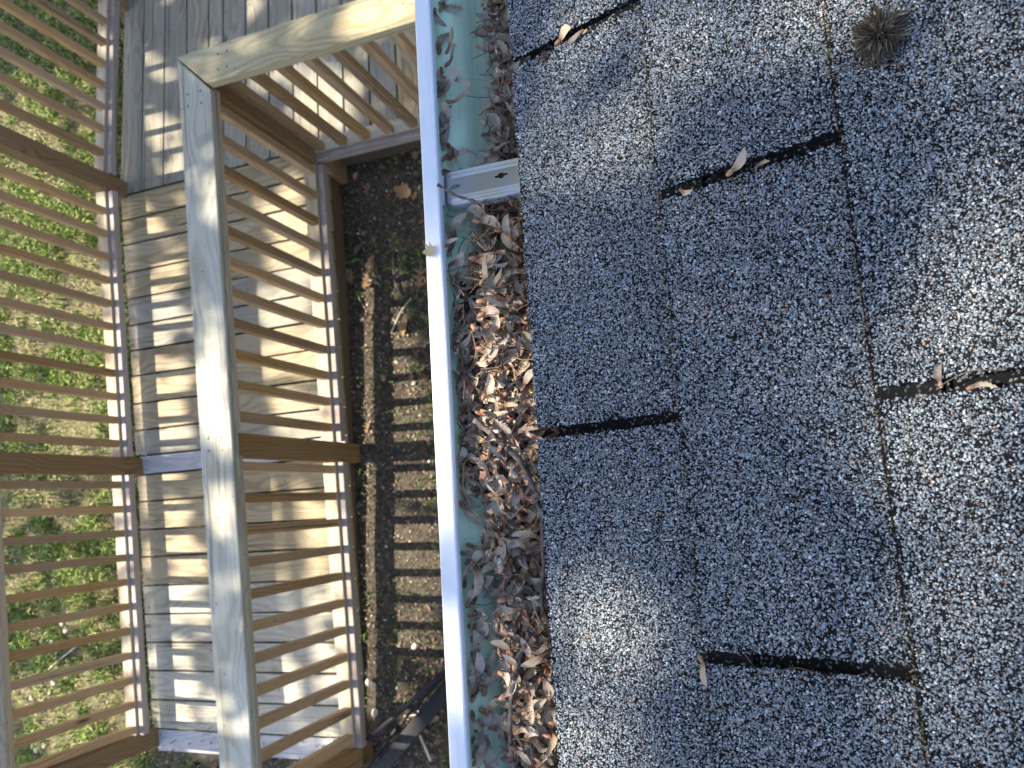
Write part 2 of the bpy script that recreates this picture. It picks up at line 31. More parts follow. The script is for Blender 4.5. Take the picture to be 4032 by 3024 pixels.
# ------------------------------------------------------------------ materials
class NT:
    def __init__(s, name, rough=.7):
        s.m = bpy.data.materials.new(name); s.m.use_nodes = True; s.t = s.m.node_tree
        s.b = s.t.nodes['Principled BSDF']; s.b.inputs['Roughness'].default_value = rough
    def n(s, ty, **k):
        x = s.t.nodes.new('ShaderNode' + ty)
        for a, v in k.items():
            if a[0] == '_': setattr(x, a[1:], v)
            else:
                key = a.replace('__', ' ')
                x.inputs[key].default_value = v
        return x
    def l(s, a, b): s.t.links.new(a, b)
    def ramp(s, src, stops, interp='LINEAR'):
        r = s.t.nodes.new('ShaderNodeValToRGB'); r.color_ramp.interpolation = interp
        e = r.color_ramp.elements
        while len(e) < len(stops): e.new(.5)
        for i, (p, c) in enumerate(stops): e[i].position = p; e[i].color = (*c, 1)
        s.l(src, r.inputs[0]); return r.outputs[0]
    def mix(s, f, a, b, mode='MIX'):
        x = s.t.nodes.new('ShaderNodeMix'); x.data_type = 'RGBA'; x.blend_type = mode
        for i, v in ((0, f), (6, a), (7, b)):
            if isinstance(v, (int, float)): x.inputs[i].default_value = v
            elif isinstance(v, tuple): x.inputs[i].default_value = (*v, 1)
            else: s.l(v, x.inputs[i])
        return x.outputs[2]
    def math(s, op, a, b=0.):
        x = s.t.nodes.new('ShaderNodeMath'); x.operation = op
        for i, v in ((0, a), (1, b)):
            if isinstance(v, (int, float)): x.inputs[i].default_value = v
            else: s.l(v, x.inputs[i])
        return x.outputs[0]
    def coord(s, scale=(1, 1, 1), randomise=True, out='Object'):
        tc = s.n('TexCoord'); v = tc.outputs[out]
        mp = s.n('Mapping'); mp.inputs['Scale'].default_value = scale
        if randomise:
            oi = s.n('ObjectInfo'); cmb = s.n('CombineXYZ')
            s.l(s.math('MULTIPLY', oi.outputs['Random'], 37.), cmb.inputs[0]); s.l(s.math('MULTIPLY', oi.outputs['Random'], 91.), cmb.inputs[1])
            s.l(s.math('MULTIPLY', oi.outputs['Random'], 53.), cmb.inputs[2])
            s.l(v, mp.inputs['Vector']); ad = s.n('VectorMath', _operation='ADD'); s.l(mp.outputs[0], ad.inputs[0]); s.l(cmb.outputs[0], ad.inputs[1])
            return ad.outputs[0]
        s.l(v, mp.inputs['Vector']); return mp.outputs[0]
    def noise(s, v, sc, det=4, rough=.55, dist=0.):
        x = s.n('TexNoise', Scale=sc, Detail=det, Roughness=rough, Distortion=dist); s.l(v, x.inputs['Vector']); return x.outputs['Fac']
    def bump(s, h, st, d=.002):
        x = s.n('Bump', Strength=st, Distance=d); s.l(h, x.inputs['Height']); s.l(x.outputs[0], s.b.inputs['Normal'])
    def col(s, c):
        if isinstance(c, tuple): s.b.inputs['Base Color'].default_value = (*c, 1)
        else: s.l(c, s.b.inputs['Base Color'])

def wood(name, light, dark, weather, wamt=.5, rough=.72, spread=.25, knots=True):
    g = NT(name, rough)
    lo = g.n('TexNoise', Scale=1., Detail=2.); g.l(g.coord((1.6, 3, 3)), lo.inputs['Vector'])
    sub = g.n('VectorMath', _operation='MULTIPLY_ADD'); g.l(lo.outputs['Color'], sub.inputs[0]); sub.inputs[1].default_value = (0, .26, .10); sub.inputs[2].default_value = (0, -.13, .02)
    ad0 = g.n('VectorMath', _operation='ADD'); g.l(g.coord((.0, 1, 1), False), ad0.inputs[0]); g.l(sub.outputs[0], ad0.inputs[1])
    wv = g.n('TexWave', _wave_type='RINGS', _rings_direction='X', Scale=24., Distortion=.9, Detail=2.); wv.inputs['Detail Scale'].default_value = 2.; g.l(ad0.outputs[0], wv.inputs['Vector'])
    fine = g.noise(g.coord((3, 160, 160)), 1., 5, .65)
    c = g.ramp(wv.outputs['Fac'], [(0, light), (.45, light), (.9, tuple(a*.3+b*.7 for a, b in zip(light, dark)))])
    c = g.mix(g.ramp(fine, [(.35, (0, 0, 0)), (.72, (.75, .75, .75))]), c, dark)
    blot = g.noise(g.coord((1.2, 5, 5)), 1.6, 5, .6)
    c = g.mix(g.math('MULTIPLY', g.ramp(blot, [(.35, (0, 0, 0)), (.65, (1, 1, 1))]), wamt), c, weather)
    oi = g.n('ObjectInfo')
    hs = g.n('HueSaturation'); g.l(c, hs.inputs['Color'])
    g.l(g.math('ADD', g.math('MULTIPLY', oi.outputs['Random'], spread), 1 - spread / 2), hs.inputs['Value'])
    g.l(g.math('ADD', g.math('MULTIPLY', g.noise(g.coord((0, 0, 0)), 1, 0), .5), .75), hs.inputs['Saturation'])
    c = hs.outputs[0]
    if knots:
        vo = g.n('TexVoronoi', Scale=1.); g.l(g.coord((2.2, 8.5, 8.5)), vo.inputs['Vector'])
        k = g.ramp(vo.outputs['Distance'], [(0, (1, 1, 1)), (.05, (.8, .8, .8)), (.11, (0, 0, 0))])
        c = g.mix(k, c, tuple(x * .35 for x in dark))
    cr = g.noise(g.coord((1.1, 75, 75)), 1., 2, .4)
    c = g.mix(g.ramp(cr, [(.66, (0, 0, 0)), (.70, (.6, .6, .6))]), c, tuple(x * .35 for x in dark))
    # small dirt specks
    sp = g.noise(g.coord((60, 60, 60)), 1., 2, .5)
    c = g.mix(g.ramp(sp, [(.68, (0, 0, 0)), (.75, (.75, .75, .75))]), c, (.05, .045, .035))
    g.col(c); g.bump(g.math('ADD', fine, g.math('MULTIPLY', wv.outputs['Fac'], .4)), .5, .0015)
    return g.m

MW = {
 'deck': wood('weathered_deck_wood', (.36, .305, .18), (.15, .105, .055), (.29, .27, .20), .6),
 'deckgrey': wood('grey_deck_wood', (.30, .28, .21), (.14, .12, .085), (.24, .25, .225), .65),
 'deckpale': wood('pale_deck_wood', (.42, .40, .31), (.20, .175, .12), (.38, .40, .37), .65),
 'silver': wood('silver_board', (.46, .47, .50), (.3, .3, .31), (.52, .53, .56), .6, knots=False),
 'cap': wood('bleached_rail_wood', (.43, .43, .36), (.23, .22, .175), (.47, .50, .47), .6),
 'capnew': wood('fresh_rail_wood', (.50, .44, .26), (.28, .20, .08), (.42, .44, .31), .5),
 'post': wood('brown_post_wood', (.29, .185, .08), (.14, .08, .032), (.24, .175, .10), .45),
 'bal': wood('brown_baluster_wood', (.44, .29, .14), (.22, .125, .055), (.38, .30, .20), .5, spread=.5),
 'rail': wood('pale_bottom_rail_wood', (.47, .41, .30), (.28, .22, .14), (.40, .37, .31), .6, knots=False),
 'railb': wood('lavender_bottom_rail_wood', (.37, .32, .28), (.22, .18, .15), (.37, .35, .35), .6, knots=False),
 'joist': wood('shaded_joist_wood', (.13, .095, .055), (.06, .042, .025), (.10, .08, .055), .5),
}
def m_flat(name, c, rough=.5, metal=0., spec=.5):
    g = NT(name, rough); g.col(c); g.b.inputs['Metallic'].default_value = metal; g.b.inputs['Specular IOR Level'].default_value = spec
    return g
M_nail = m_flat('rusty_screw', (.05, .04, .035), .5, .5).m

def m_lip():
    g = m_flat('white_gutter_paint', (.80, .81, .83), .28)
    v = g.coord((1, 1, 1), False)
    sp = g.noise(v, 420., 2, .5); dirt = g.noise(v, 26., 5, .6)
    c = g.mix(g.ramp(dirt, [(.5, (0, 0, 0)), (.8, (.22, .22, .22))]), (.72, .77, .84), (.48, .48, .46))
    c = g.mix(g.ramp(sp, [(.74, (0, 0, 0)), (.78, (.7, .7, .7))]), c, (.2, .19, .17))
    c = g.mix(g.ramp(g.noise(g.coord((140, 5, 140), False), 1., 6, .65), [(.52, (0, 0, 0)), (.72, (.35, .35, .35))]), c, (.42, .43, .42))
    g.col(c); g.bump(g.noise(v, 30., 3), .15, .002); return g.m
def m_mint():
    g = m_flat('mint_gutter_paint', (.36, .66, .50), .42)
    v = g.coord((1, 1, 1), False)
    c = g.mix(g.ramp(g.noise(v, 22., 5, .6), [(.4, (0, 0, 0)), (.8, (.5, .5, .5))]), (.74, .98, .74), (.60, .85, .62))
    c = g.mix(g.ramp(g.noise(v, 500., 2, .5), [(.70, (0, 0, 0)), (.75, (.8, .8, .8))]), c, (.05, .06, .04))
    c = g.mix(g.ramp(g.noise(g.coord((90, 9, 90), False), 1., 5, .6), [(.5, (0, 0, 0)), (.75, (.45, .45, .45))]), c, (.30, .40, .27))
    g.col(c); return g.m
def m_galv():
    g = m_flat('yellowed_galvanised_steel', (.6, .6, .55), .44, .8)
    v = g.coord((1, 1, 1), False)
    c = g.mix(g.ramp(g.noise(v, 38., 3, .5), [(.36, (0, 0, 0)), (.62, (1, 1, 1))]), (.34, .37, .42), (.35, .355, .30))
    c = g.mix(g.ramp(g.noise(v, 260., 3, .6), [(.55, (0, 0, 0)), (.8, (.35, .35, .35))]), c, (.36, .34, .26))
    g.col(c); g.bump(g.noise(g.coord((30, 900, 30), False), 1., 2), .1, .0004); return g.m
M_lip, M_mint, M_galv = m_lip(), m_mint(), m_galv()

def island(g, node='Random Per Island'):
    ge = g.n('NewGeometry'); return ge.outputs[node]
def m_granule():
    g = NT('shingle_granules', .62)
    r = island(g)
    c = g.ramp(r, [(0, (.04, .05, .06)), (.10, (.12, .145, .175)), (.30, (.205, .245, .285)), (.60, (.275, .325, .37)), (.84, (.38, .435, .475)), (.93, (.66, .73, .75)), (.965, (.36, .25, .19)), (1, (.33, .20, .14))])
    big = g.noise(g.coord((1, 1, 1), False), 7., 4, .6)
    c = g.mix(g.ramp(big, [(.42, (0, 0, 0)), (.75, (.12, .12, .12))]), c, (.035, .04, .05))
    g.col(c); return g.m
def m_asphalt():
    g = NT('shingle_asphalt', .9); g.b.inputs['Specular IOR Level'].default_value = .15
    v = g.coord((1, 1, 1), False)
    vo = g.n('TexVoronoi', Scale=620.); g.l(v, vo.inputs['Vector'])
    ed = g.n('TexVoronoi', Scale=620., _feature='DISTANCE_TO_EDGE'); g.l(v, ed.inputs['Vector'])
    sx = g.n('SeparateColor'); g.l(vo.outputs['Color'], sx.inputs[0])
    grain = g.ramp(sx.outputs[0], [(0, (.006, .007, .008)), (.80, (.010, .011, .013)), (.86, (.07, .08, .09)), (1, (.22, .24, .26))])
    c = g.mix(g.ramp(ed.outputs['Distance'], [(.03, (0, 0, 0)), (.09, (1, 1, 1))]), (.010, .011, .014), grain)
    g.col(c); g.bump(ed.outputs['Distance'], .5, .0012); return g.m
def m_field():
    g = NT('shingle_far', .65)
    v = g.coord((1, 1, 1), False)
    vo = g.n('TexVoronoi', Scale=560.); g.l(v, vo.inputs['Vector'])
    ed = g.n('TexVoronoi', Scale=560., _feature='DISTANCE_TO_EDGE'); g.l(v, ed.inputs['Vector'])
    sx = g.n('SeparateColor'); g.l(vo.outputs['Color'], sx.inputs[0])
    grain = g.ramp(sx.outputs[0], [(0, (.03, .035, .04)), (.25, (.12, .135, .155)), (.7, (.27, .29, .32)), (1, (.5, .52, .53))])
    c = g.mix(g.ramp(ed.outputs['Distance'], [(.05, (0, 0, 0)), (.12, (1, 1, 1))]), (.015, .017, .02), grain)
    g.col(c); g.bump(ed.outputs['Distance'], .6, .0015); return g.m
M_gran, M_asph, M_field = m_granule(), m_asphalt(), m_field()

def m_wing(name, base, tint):
    g = NT(name, .7)
    uv = g.n('TexCoord').outputs['UV']
    mp = g.n('Mapping'); g.l(uv, mp.inputs[0])
    wv = g.n('TexWave', _bands_direction='X', Scale=7.5, Distortion=6., Detail=3.); wv.inputs['Detail Scale'].default_value = 1.6; g.l(mp.outputs[0], wv.inputs['Vector'])
    sx = g.n('SeparateXYZ'); g.l(uv, sx.inputs[0])
    c = g.mix(g.ramp(wv.outputs['Fac'], [(.0, (.85, .85, .85)), (.34, (.0, 0, 0))]), base, tuple(x * .34 for x in base))
    c = g.mix(g.ramp(sx.outputs[0], [(.0, (1, 1, 1)), (.28, (.75, .75, .75)), (.45, (0, 0, 0))]), c, tint)
    c = g.mix(g.ramp(sx.outputs[1], [(.78, (0, 0, 0)), (.93, (.6, .6, .6))]), c, tuple((a + b) * .62 for a, b in zip(base, tint)))
    oi = g.n('ObjectInfo'); isl = island(g)
    r = g.math('FRACT', g.math('ADD', oi.outputs['Random'], isl))
    hs = g.n('HueSaturation'); g.l(c, hs.inputs['Color']); g.l(g.math('ADD', g.math('MULTIPLY', r, .75), .78), hs.inputs['Value'])
    g.l(g.math('ADD', g.math('MULTIPLY', g.math('FRACT', g.math('MULTIPLY', r, 7.3)), .6), .6), hs.inputs['Saturation'])
    g.col(hs.outputs[0]); g.bump(wv.outputs['Fac'], .9, .0012)
    return g.m
M_wing = m_wing('dry_seed_wing', (.86, .74, .58), (.42, .235, .155))
def m_rand(name, stops, rough=.7, obj=False):
    g = NT(name, rough); oi = g.n('ObjectInfo')
    r = g.math('FRACT', g.math('ADD', oi.outputs['Random'], island(g))) if obj else island(g)
    g.col(g.ramp(r, stops)); return g.m
M_seed = m_rand('red_brown_seed', [(0, (.12, .052, .036)), (.5, (.24, .115, .07)), (1, (.38, .23, .14))], .5, True)
M_needle = m_rand('dry_stem', [(0, (.035, .022, .018)), (.55, (.08, .05, .035)), (.8, (.22, .14, .07)), (1, (.38, .27, .14))], .6)
def m_twig():
    g = NT('grey_bark', .8); v = g.coord((1, 1, 1))
    c = g.ramp(g.noise(v, 160., 4, .6), [(.38, (.04, .034, .034)), (.58, (.13, .11, .105)), (.8, (.30, .27, .26))])
    g.col(c); g.bump(g.noise(v, 500., 3), .5, .001); return g.m
M_twig = m_twig()
def m_muck():
    g = NT('dark_gutter_muck', .85); v = g.coord((1, 1, 1), False)
    g.col(g.ramp(g.noise(v, 300., 5, .7), [(.35, (.012, .009, .007)), (.55, (.06, .043, .032)), (.75, (.17, .125, .09))])); g.bump(g.noise(v, 260., 4), .8, .003); return g.m
M_muck = m_muck()
def m_leaf(name, stops, sc=1.):
    g = NT(name, .65); oi = g.n('ObjectInfo'); v = g.coord((1, 1, 1))
    c = g.ramp(oi.outputs['Random'], stops)
    c = g.mix(g.ramp(g.noise(v, 90. * sc, 4, .6), [(.4, (0, 0, 0)), (.75, (.8, .8, .8))]), c, (.07, .045, .02))
    g.col(c); return g.m
M_dryleaf = m_leaf('dry_leaf', [(0, (.34, .30, .20)), (.35, (.22, .19, .10)), (.7, (.38, .35, .27)), (1, (.26, .15, .08))], 3.)
M_oak = m_leaf('fallen_oak_leaf', [(0, (.34, .21, .10)), (.3, (.17, .09, .055)), (.6, (.13, .09, .07)), (.85, (.30, .15, .08)), (1, (.42, .30, .18))])
def m_ground():
    g = NT('soil', .95); v = g.coord((1, 1, 1), False)
    c = g.ramp(g.noise(v, 42., 8, .72), [(.3, (.015, .013, .010)), (.5, (.055, .048, .034)), (.66, (.125, .108, .075)), (.8, (.22, .19, .14))])
    sx = g.n('SeparateXYZ'); g.l(v, sx.inputs[0])
    lawn = g.ramp(g.math('ADD', g.math('MULTIPLY', sx.outputs[0], -1.), g.math('MULTIPLY', g.noise(v, 3., 4), .4)), [(0, (0, 0, 0)), (1, (1, 1, 1))])
    lf = g.n('MapRange'); lf.inputs['From Min'].default_value = 3.2; lf.inputs['From Max'].default_value = 3.7
    g.l(g.math('ADD', g.math('MULTIPLY', sx.outputs[0], -1.), g.math('MULTIPLY', g.noise(v, 5., 4), .3)), lf.inputs['Value'])
    straw = g.ramp(g.noise(v, 60., 7, .75), [(.32, (.04, .045, .018)), (.5, (.12, .115, .05)), (.62, (.24, .21, .11)), (.78, (.36, .31, .20))])
    c = g.mix(lf.outputs[0], c, straw)
    g.col(c); g.bump(g.noise(v, 55., 8, .75), .9, .012); return g.m
M_ground = m_ground()
M_grass = m_rand('grass_blades', [(0, (.05, .12, .016)), (.3, (.11, .21, .03)), (.6, (.22, .35, .05)), (.78, (.38, .44, .10)), (.85, (.42, .37, .19)), (1, (.56, .49, .31))], .55)
M_grassdark = m_rand('shade_grass_blades', [(0, (.035, .10, .012)), (.6, (.09, .22, .03)), (.85, (.2, .34, .06)), (1, (.3, .26, .14))], .55)
M_bits = m_rand('ground_bits', [(0, (.015, .011, .009)), (.4, (.05, .037, .029)), (.68, (.13, .092, .066)), (.86, (.25, .19, .14)), (.975, (.33, .28, .22)), (1, (.55, .52, .48))], .8)
def m_canopy():
    g = NT('tree_leaves', .5); g.col(g.ramp(island(g), [(0, (.03, .08, .012)), (1, (.07, .14, .03))]))
    tr = g.n('BsdfTranslucent'); tr.inputs[0].default_value = (.06, .13, .015, 1)
    mx = g.n('MixShader'); mx.inputs[0].default_value = .3
    g.l(g.b.outputs[0], mx.inputs[1]); g.l(tr.outputs[0], mx.inputs[2]); g.l(mx.outputs[0], g.t.nodes['Material Output'].inputs[0]); return g.m
M_canopy = m_canopy()
M_siding = m_flat('cream_siding', (.62, .60, .54), .6).m
M_white = m_flat('white_trim', (.76, .76, .74), .5).m
M_black = NT('black_metal', .55); M_black.b.inputs['Specular IOR Level'].default_value = .25
M_black.col(M_black.ramp(M_black.noise(M_black.coord((1, 1, 1), False), 30., 4), [(.3, (.006, .007, .011)), (.8, (.016, .018, .026))])); M_black = M_black.m
def m_tuft():
    g = NT('grey_brown_fibre', .8); g.col(g.ramp(island(g), [(0, (.016, .012, .008)), (.55, (.04, .032, .021)), (.85, (.09, .076, .055)), (1, (.24, .22, .18))])); return g.m
M_tuft = m_tuft()

# ------------------------------------------------------------------ mesh helpers
def link(o, parent=None):
    COL.objects.link(o)
    if parent: o.parent = parent
    return o
def meshobj(name, verts, faces, mats, parent=None, smooth=False, loc=None):
    me = bpy.data.meshes.new(name); me.from_pydata([tuple(v) for v in verts], [], faces)
    for m in (mats if isinstance(mats, (list, tuple)) else [mats]): me.materials.append(m)
    if smooth: me.polygons.foreach_set('use_smooth', [True] * len(me.polygons))
    me.update(); o = bpy.data.objects.new(name, me)
    if loc is not None: o.location = loc
    return link(o, parent)
def fastmesh(name, V, F, mats, parent=None, k=3):
    """V (n,3) float, F (m,k) int"""
    me = bpy.data.meshes.new(name); V = np.asarray(V, np.float32); F = np.asarray(F, np.int32)
    me.vertices.add(len(V)); me.vertices.foreach_set('co', V.ravel())
    me.loops.add(F.size); me.loops.foreach_set('vertex_index', F.ravel())
    me.polygons.add(len(F)); me.polygons.foreach_set('loop_start', np.arange(0, F.size, k, dtype=np.int32))
    me.polygons.foreach_set('loop_total', np.full(len(F), k, np.int32)); me.update(calc_edges=True); me.validate()
    for m in (mats if isinstance(mats, (list, tuple)) else [mats]): me.materials.append(m)
    return link(bpy.data.objects.new(name, me), parent)
def tag(o, label=None, cat=None, group=None, kind=None):
    if label: o['label'] = label
    if cat: o['category'] = cat
    if group: o['group'] = group
    if kind: o['kind'] = kind
    return o
def empty(name, loc):
    o = bpy.data.objects.new(name, None); o.empty_display_size = .1; o.location = loc; return link(o)
def frame(a, b, up=(0, 0, 1)):
    """matrix whose local X runs a->b, Z near up, origin at the midpoint"""
    a = Vector(a); b = Vector(b); x = (b - a).normalized(); u = Vector(up)
    y = u.cross(x).normalized(); z = x.cross(y); m = Matrix((x, y, z)).transposed().to_4x4(); m.translation = (a + b) / 2; return m, (b - a).length
def beam(name, a, b, wid, thk, mat, parent, up=(0, 0, 1), bev=.003, warp=0., nails=None, cuts=None):
    """a board from a to b (centre lines); wid across, thk along 'up'. cuts = (shear at start, shear at end) for mitres"""
    m, L = frame(a, b, up); bm = bmesh.new(); n = 10 if warp else 1
    for i in range(n + 1):
        x = -L / 2 + L * i / n
        wob = [warp * rnd.uniform(-1, 1) for _ in range(4)]
        for j, (sy, sz) in enumerate(((-1, -1), (1, -1), (1, 1), (-1, 1))):
            xx = x
            if cuts and i == 0: xx += cuts[0] * sy * wid / 2
            if cuts and i == n: xx += cuts[1] * sy * wid / 2
            bm.verts.new((xx, sy * wid / 2 + (wob[j] if n > 1 else 0), sz * thk / 2))
    bm.verts.ensure_lookup_table(); v = bm.verts
    for i in range(n):
        for j in range(4): bm.faces.new((v[i*4+j], v[i*4+(j+1) % 4], v[i*4+4+(j+1) % 4], v[i*4+4+j]))
    bm.faces.new((v[3], v[2], v[1], v[0])); e = n * 4; bm.faces.new((v[e], v[e+1], v[e+2], v[e+3]))
    bmesh.ops.recalc_face_normals(bm, faces=bm.faces)
    if bev:
        ed = [x for x in bm.edges if len(x.link_faces) == 2 and x.calc_face_angle(0) > .8]
        bmesh.ops.bevel(bm, geom=ed, offset=bev, segments=2, affect='EDGES', profile=.5)
    if nails:
        for (nx, ny) in nails:
            r = bmesh.ops.create_circle(bm, cap_ends=True, radius=.0042, segments=8, matrix=Matrix.Translation((nx, ny, thk / 2 + .0012)))
            for f in {f for q in r['verts'] for f in q.link_faces}: f.material_index = 1
    me = bpy.data.meshes.new(name); bm.to_mesh(me); bm.free(); me.materials.append(mat); me.materials.append(M_nail)
    me.polygons.foreach_set('use_smooth', [False] * len(me.polygons))
    o = bpy.data.objects.new(name, me); link(o, parent)
    if parent: m = Matrix.Translation(-parent.location) @ m
    o.matrix_local = m; return o
def tube(pts, rad, seg=8, jit=0.):
    """verts, faces of a bent tapering tube"""
    V = []; F = []; n = len(pts); P = [Vector(p) for p in pts]
    for i, p in enumerate(P):
        t = (P[min(i + 1, n - 1)] - P[max(i - 1, 0)]).normalized(); a = t.orthogonal().normalized(); b = t.cross(a)
        r = rad[i] if isinstance(rad, (list, tuple)) else rad
        for k in range(seg):
            th = 2 * math.pi * k / seg; rr = r * (1 + jit * rnd.uniform(-1, 1)); V.append(p + (a * math.cos(th) + b * math.sin(th)) * rr)
    for i in range(n - 1):
        for k in range(seg): F.append((i*seg+k, i*seg+(k+1) % seg, (i+1)*seg+(k+1) % seg, (i+1)*seg+k))
    F.append(tuple(range(seg))[::-1]); F.append(tuple((n-1)*seg+k for k in range(seg))); return V, F
def smoothpath(pts, sub=4, wob=0.):
    P = [Vector(p) for p in pts]; out = []
    for i in range(len(P) - 1):
        p0 = P[max(i-1, 0)]; p1 = P[i]; p2 = P[i+1]; p3 = P[min(i+2, len(P)-1)]
        for k in range(sub):
            t = k / sub; q = .5 * ((2*p1) + (p2-p0)*t + (2*p0-5*p1+4*p2-p3)*t*t + (3*p1-p0-3*p2+p3)*t**3)
            out.append(q + Vector([rnd.uniform(-wob, wob) for _ in range(3)]))
    out.append(P[-1]); return out

# ------------------------------------------------------------------ shapes of the place (metres, eye = 0 0 0; raised by ZO at the end)
ZL = -2.93; GR = .12; YL = 1.74                              # landing level, ramp gradient, landing/ramp joint
def zd(y): return ZL - GR * max(0, YL - y) if y < YL else ZL
def sh(y): return .03 * (min(y, 1.74) - .3)
def zg(y): return -3.18 + .075 * max(-2.4, min(2.2, y - .25))

# ---- ground
gx = [-60, -30, -15, -8, -6] + [-5 + .1 * i for i in range(46)] + [0, .5, 2, 6, 15, 40, 60]
gy = [-60, -30, -15, -8, -4, -3, -2.15] + [-2 + .1 * i for i in range(56)] + [4, 5, 8, 15, 30, 60]
V = []; F = []
for y in gy:
    for x in gx: V.append((x, y, zg(y) + (.012 * mn.noise(Vector((x * 2.3, y * 2.3, 1))) if -5.2 < x < 0 and -2.2 < y < 4 else 0)))
nx = len(gx)
for j in range(len(gy) - 1):
    for i in range(nx - 1): F.append((j*nx+i, j*nx+i+1, (j+1)*nx+i+1, (j+1)*nx+i))
g = meshobj('ground', V, F, M_ground, smooth=True); tag(g, 'bare dark soil and patchy lawn around the ramp', 'ground', kind='structure')

def vnoise(x, y, s, o=0):
    return np.array([mn.noise(Vector((a * s, b * s, o))) for a, b in zip(x, y)])
def blades(name, n, xr, yr, hmin, hmax, wid, dens, mat, off=0):
    x = rng.uniform(*xr, n); y = rng.uniform(*yr, n); d = dens(x, y) ; k = rng.uniform(0, 1, n) < d; x = x[k]; y = y[k]; n = len(x)
    z = -3.18 + .075 * np.clip(y - .25, -2.4, 2.2) - .004
    a = rng.uniform(0, 2*np.pi, n); h = rng.uniform(hmin, hmax, n); lean = rng.uniform(.1, 1.3, n); b = rng.uniform(0, 2*np.pi, n)
    w_ = rng.uniform(.6, 1.2, n) * wid
    base = np.stack([x, y, z], 1); side = np.stack([np.cos(a), np.sin(a), 0*a], 1) * w_[:, None]; dr = np.stack([np.cos(b), np.sin(b), 0*b], 1)
    up = np.array([0, 0, 1.])
    mid = base + up * (h*.6)[:, None] + dr * (h*lean*.25)[:, None]; tip = base + up * (h*(1-.35*np.minimum(lean, 1)))[:, None] + dr * (h*lean*.75)[:, None]
    V = np.stack([base-side, base+side, mid+side*.8, mid-side*.8, tip], 1).reshape(-1, 3); i = np.arange(n)[:, None] * 5
    F = np.concatenate([i+[0, 1, 2], i+[0, 2, 3], i+[3, 2, 4]]); return fastmesh(name, V, F, mat)
def d_lawn(x, y):
    m = vnoise(x, y, 2.6, 3) + .7 * vnoise(x, y, 8., 5); return np.clip(.52 + 1.7 * m, .10, 1) * np.clip((-3.2 - x) / .12, 0, 1)
o = blades('lawn_grass', 150000, (-4.9, -3.2), (-1.9, 3.7), .02, .065, .0034, d_lawn, M_grass); tag(o, 'short patchy green grass outside the far railing', 'grass', kind='stuff')
def d_sparse(x, y):
    m = vnoise(x, y, 3.1, 9) + .8 * vnoise(x, y, 10., 2); return np.clip(.08 + 1.4 * m, 0, 1) * np.where((x > -1.62) | (y < -1.2), 1., .3)
o = blades('sparse_grass', 52000, (-3.4, -.6), (-1.9, 1.75), .02, .06, .003, d_sparse, M_grassdark); tag(o, 'thin grass sprouting from the dark soil beside the house', 'grass', kind='stuff')
# loose bits
def bits(name, n, xr, yr, s0, s1, mat, zoff=.003):
    x = rng.uniform(*xr, n); y = rng.uniform(*yr, n); z = -3.18 + .075 * np.clip(y - .25, -2.4, 2.2) + zoff + rng.uniform(0, .004, n)
    a = rng.uniform(0, 6.28, n); s = rng.uniform(s0, s1, n); k = rng.uniform(.25, .9, n)
    t = rng.normal(0, .35, (n, 2)); C = np.stack([x, y, z], 1)
    u = np.stack([np.cos(a), np.sin(a), t[:, 0]], 1) * s[:, None]; v = np.stack([-np.sin(a), np.cos(a), t[:, 1]], 1) * (s*k)[:, None]
    up = np.array([0, 0, 1.]) * (s * .25)[:, None]
    V = np.stack([C-u, C-v*.8, C+u, C+v, C+up], 1).reshape(-1, 3); i = np.arange(n)[:, None] * 5
    F = np.concatenate([i+[0, 1, 4], i+[1, 2, 4], i+[2, 3, 4], i+[3, 0, 4]]); return fastmesh(name, V, F, mat)
o = bits('ground_litter', 52000, (-3.3, -.5), (-1.9, 2.), .002, .011, M_bits); tag(o, 'crumbled bark and leaf bits over the soil', 'litter', kind='stuff')
o = bits('lawn_litter', 40000, (-4.9, -3.1), (-1.9, 3.7), .002, .010, M_bits); tag(o, 'straw and crumbs between the lawn grass', 'litter', kind='stuff')

# ---- fallen leaves on the ground (individuals)
def leafshape(kind, L):
    if kind == 'oak':
        half = [(0, .02), (.12, .03), (.2, .20), (.27, .22), (.3, .08), (.4, .09), (.5, .36), (.58, .34), (.57, .10), (.66, .10), (.78, .30), (.84, .24), (.82, .09), (.92, .08), (1, 0)]
    elif kind == 'ovate': half = [(0, .01), (.15, .14), (.35, .25), (.55, .27), (.75, .19), (.9, .08), (1, 0)]
    else: half = [(0, .02), (.1, .3), (.22, .22), (.35, .5), (.45, .28), (.6, .42), (.68, .2), (.85, .14), (1, 0)]
    return [(x * L, y * L) for x, y in half]
def leafmesh(name, kind, L, curl, mat):
    hf = leafshape(kind, L); V = []; F = []
    for x, y in hf:
        for k in (-1, -.5, 0, .5, 1):
            jy = y * k * rnd.uniform(.9, 1.1); z = curl * L * ((k * y / L) ** 2 * 3 + .5 * (x / L - .5) ** 2) + rnd.uniform(-.012, .012) * L; V.append((x, jy, z + .0015))
    for i in range(len(hf) - 1):
        for k in range(4): F.append((i*5+k, i*5+k+1, (i+1)*5+k+1, (i+1)*5+k))
    sv, sf = tube([(0, 0, .0015), (-.12*L, .01*L, .002), (-.25*L, .0, .004)], .006*L + .0004, 5); off = len(V); V += [tuple(v) for v in sv]; F += [tuple(q+off for q in f) for f in sf]
    me = bpy.data.meshes.new(name); me.from_pydata(V, [], F); me.materials.append(mat); me.polygons.foreach_set('use_smooth', [True]*len(F)); me.update(); return me
LM = {k: [leafmesh('fallen_leaf', k, 1., c, M_oak) for c in (.3, .7, 1.1)] for k in ('oak', 'ovate', 'maple')}
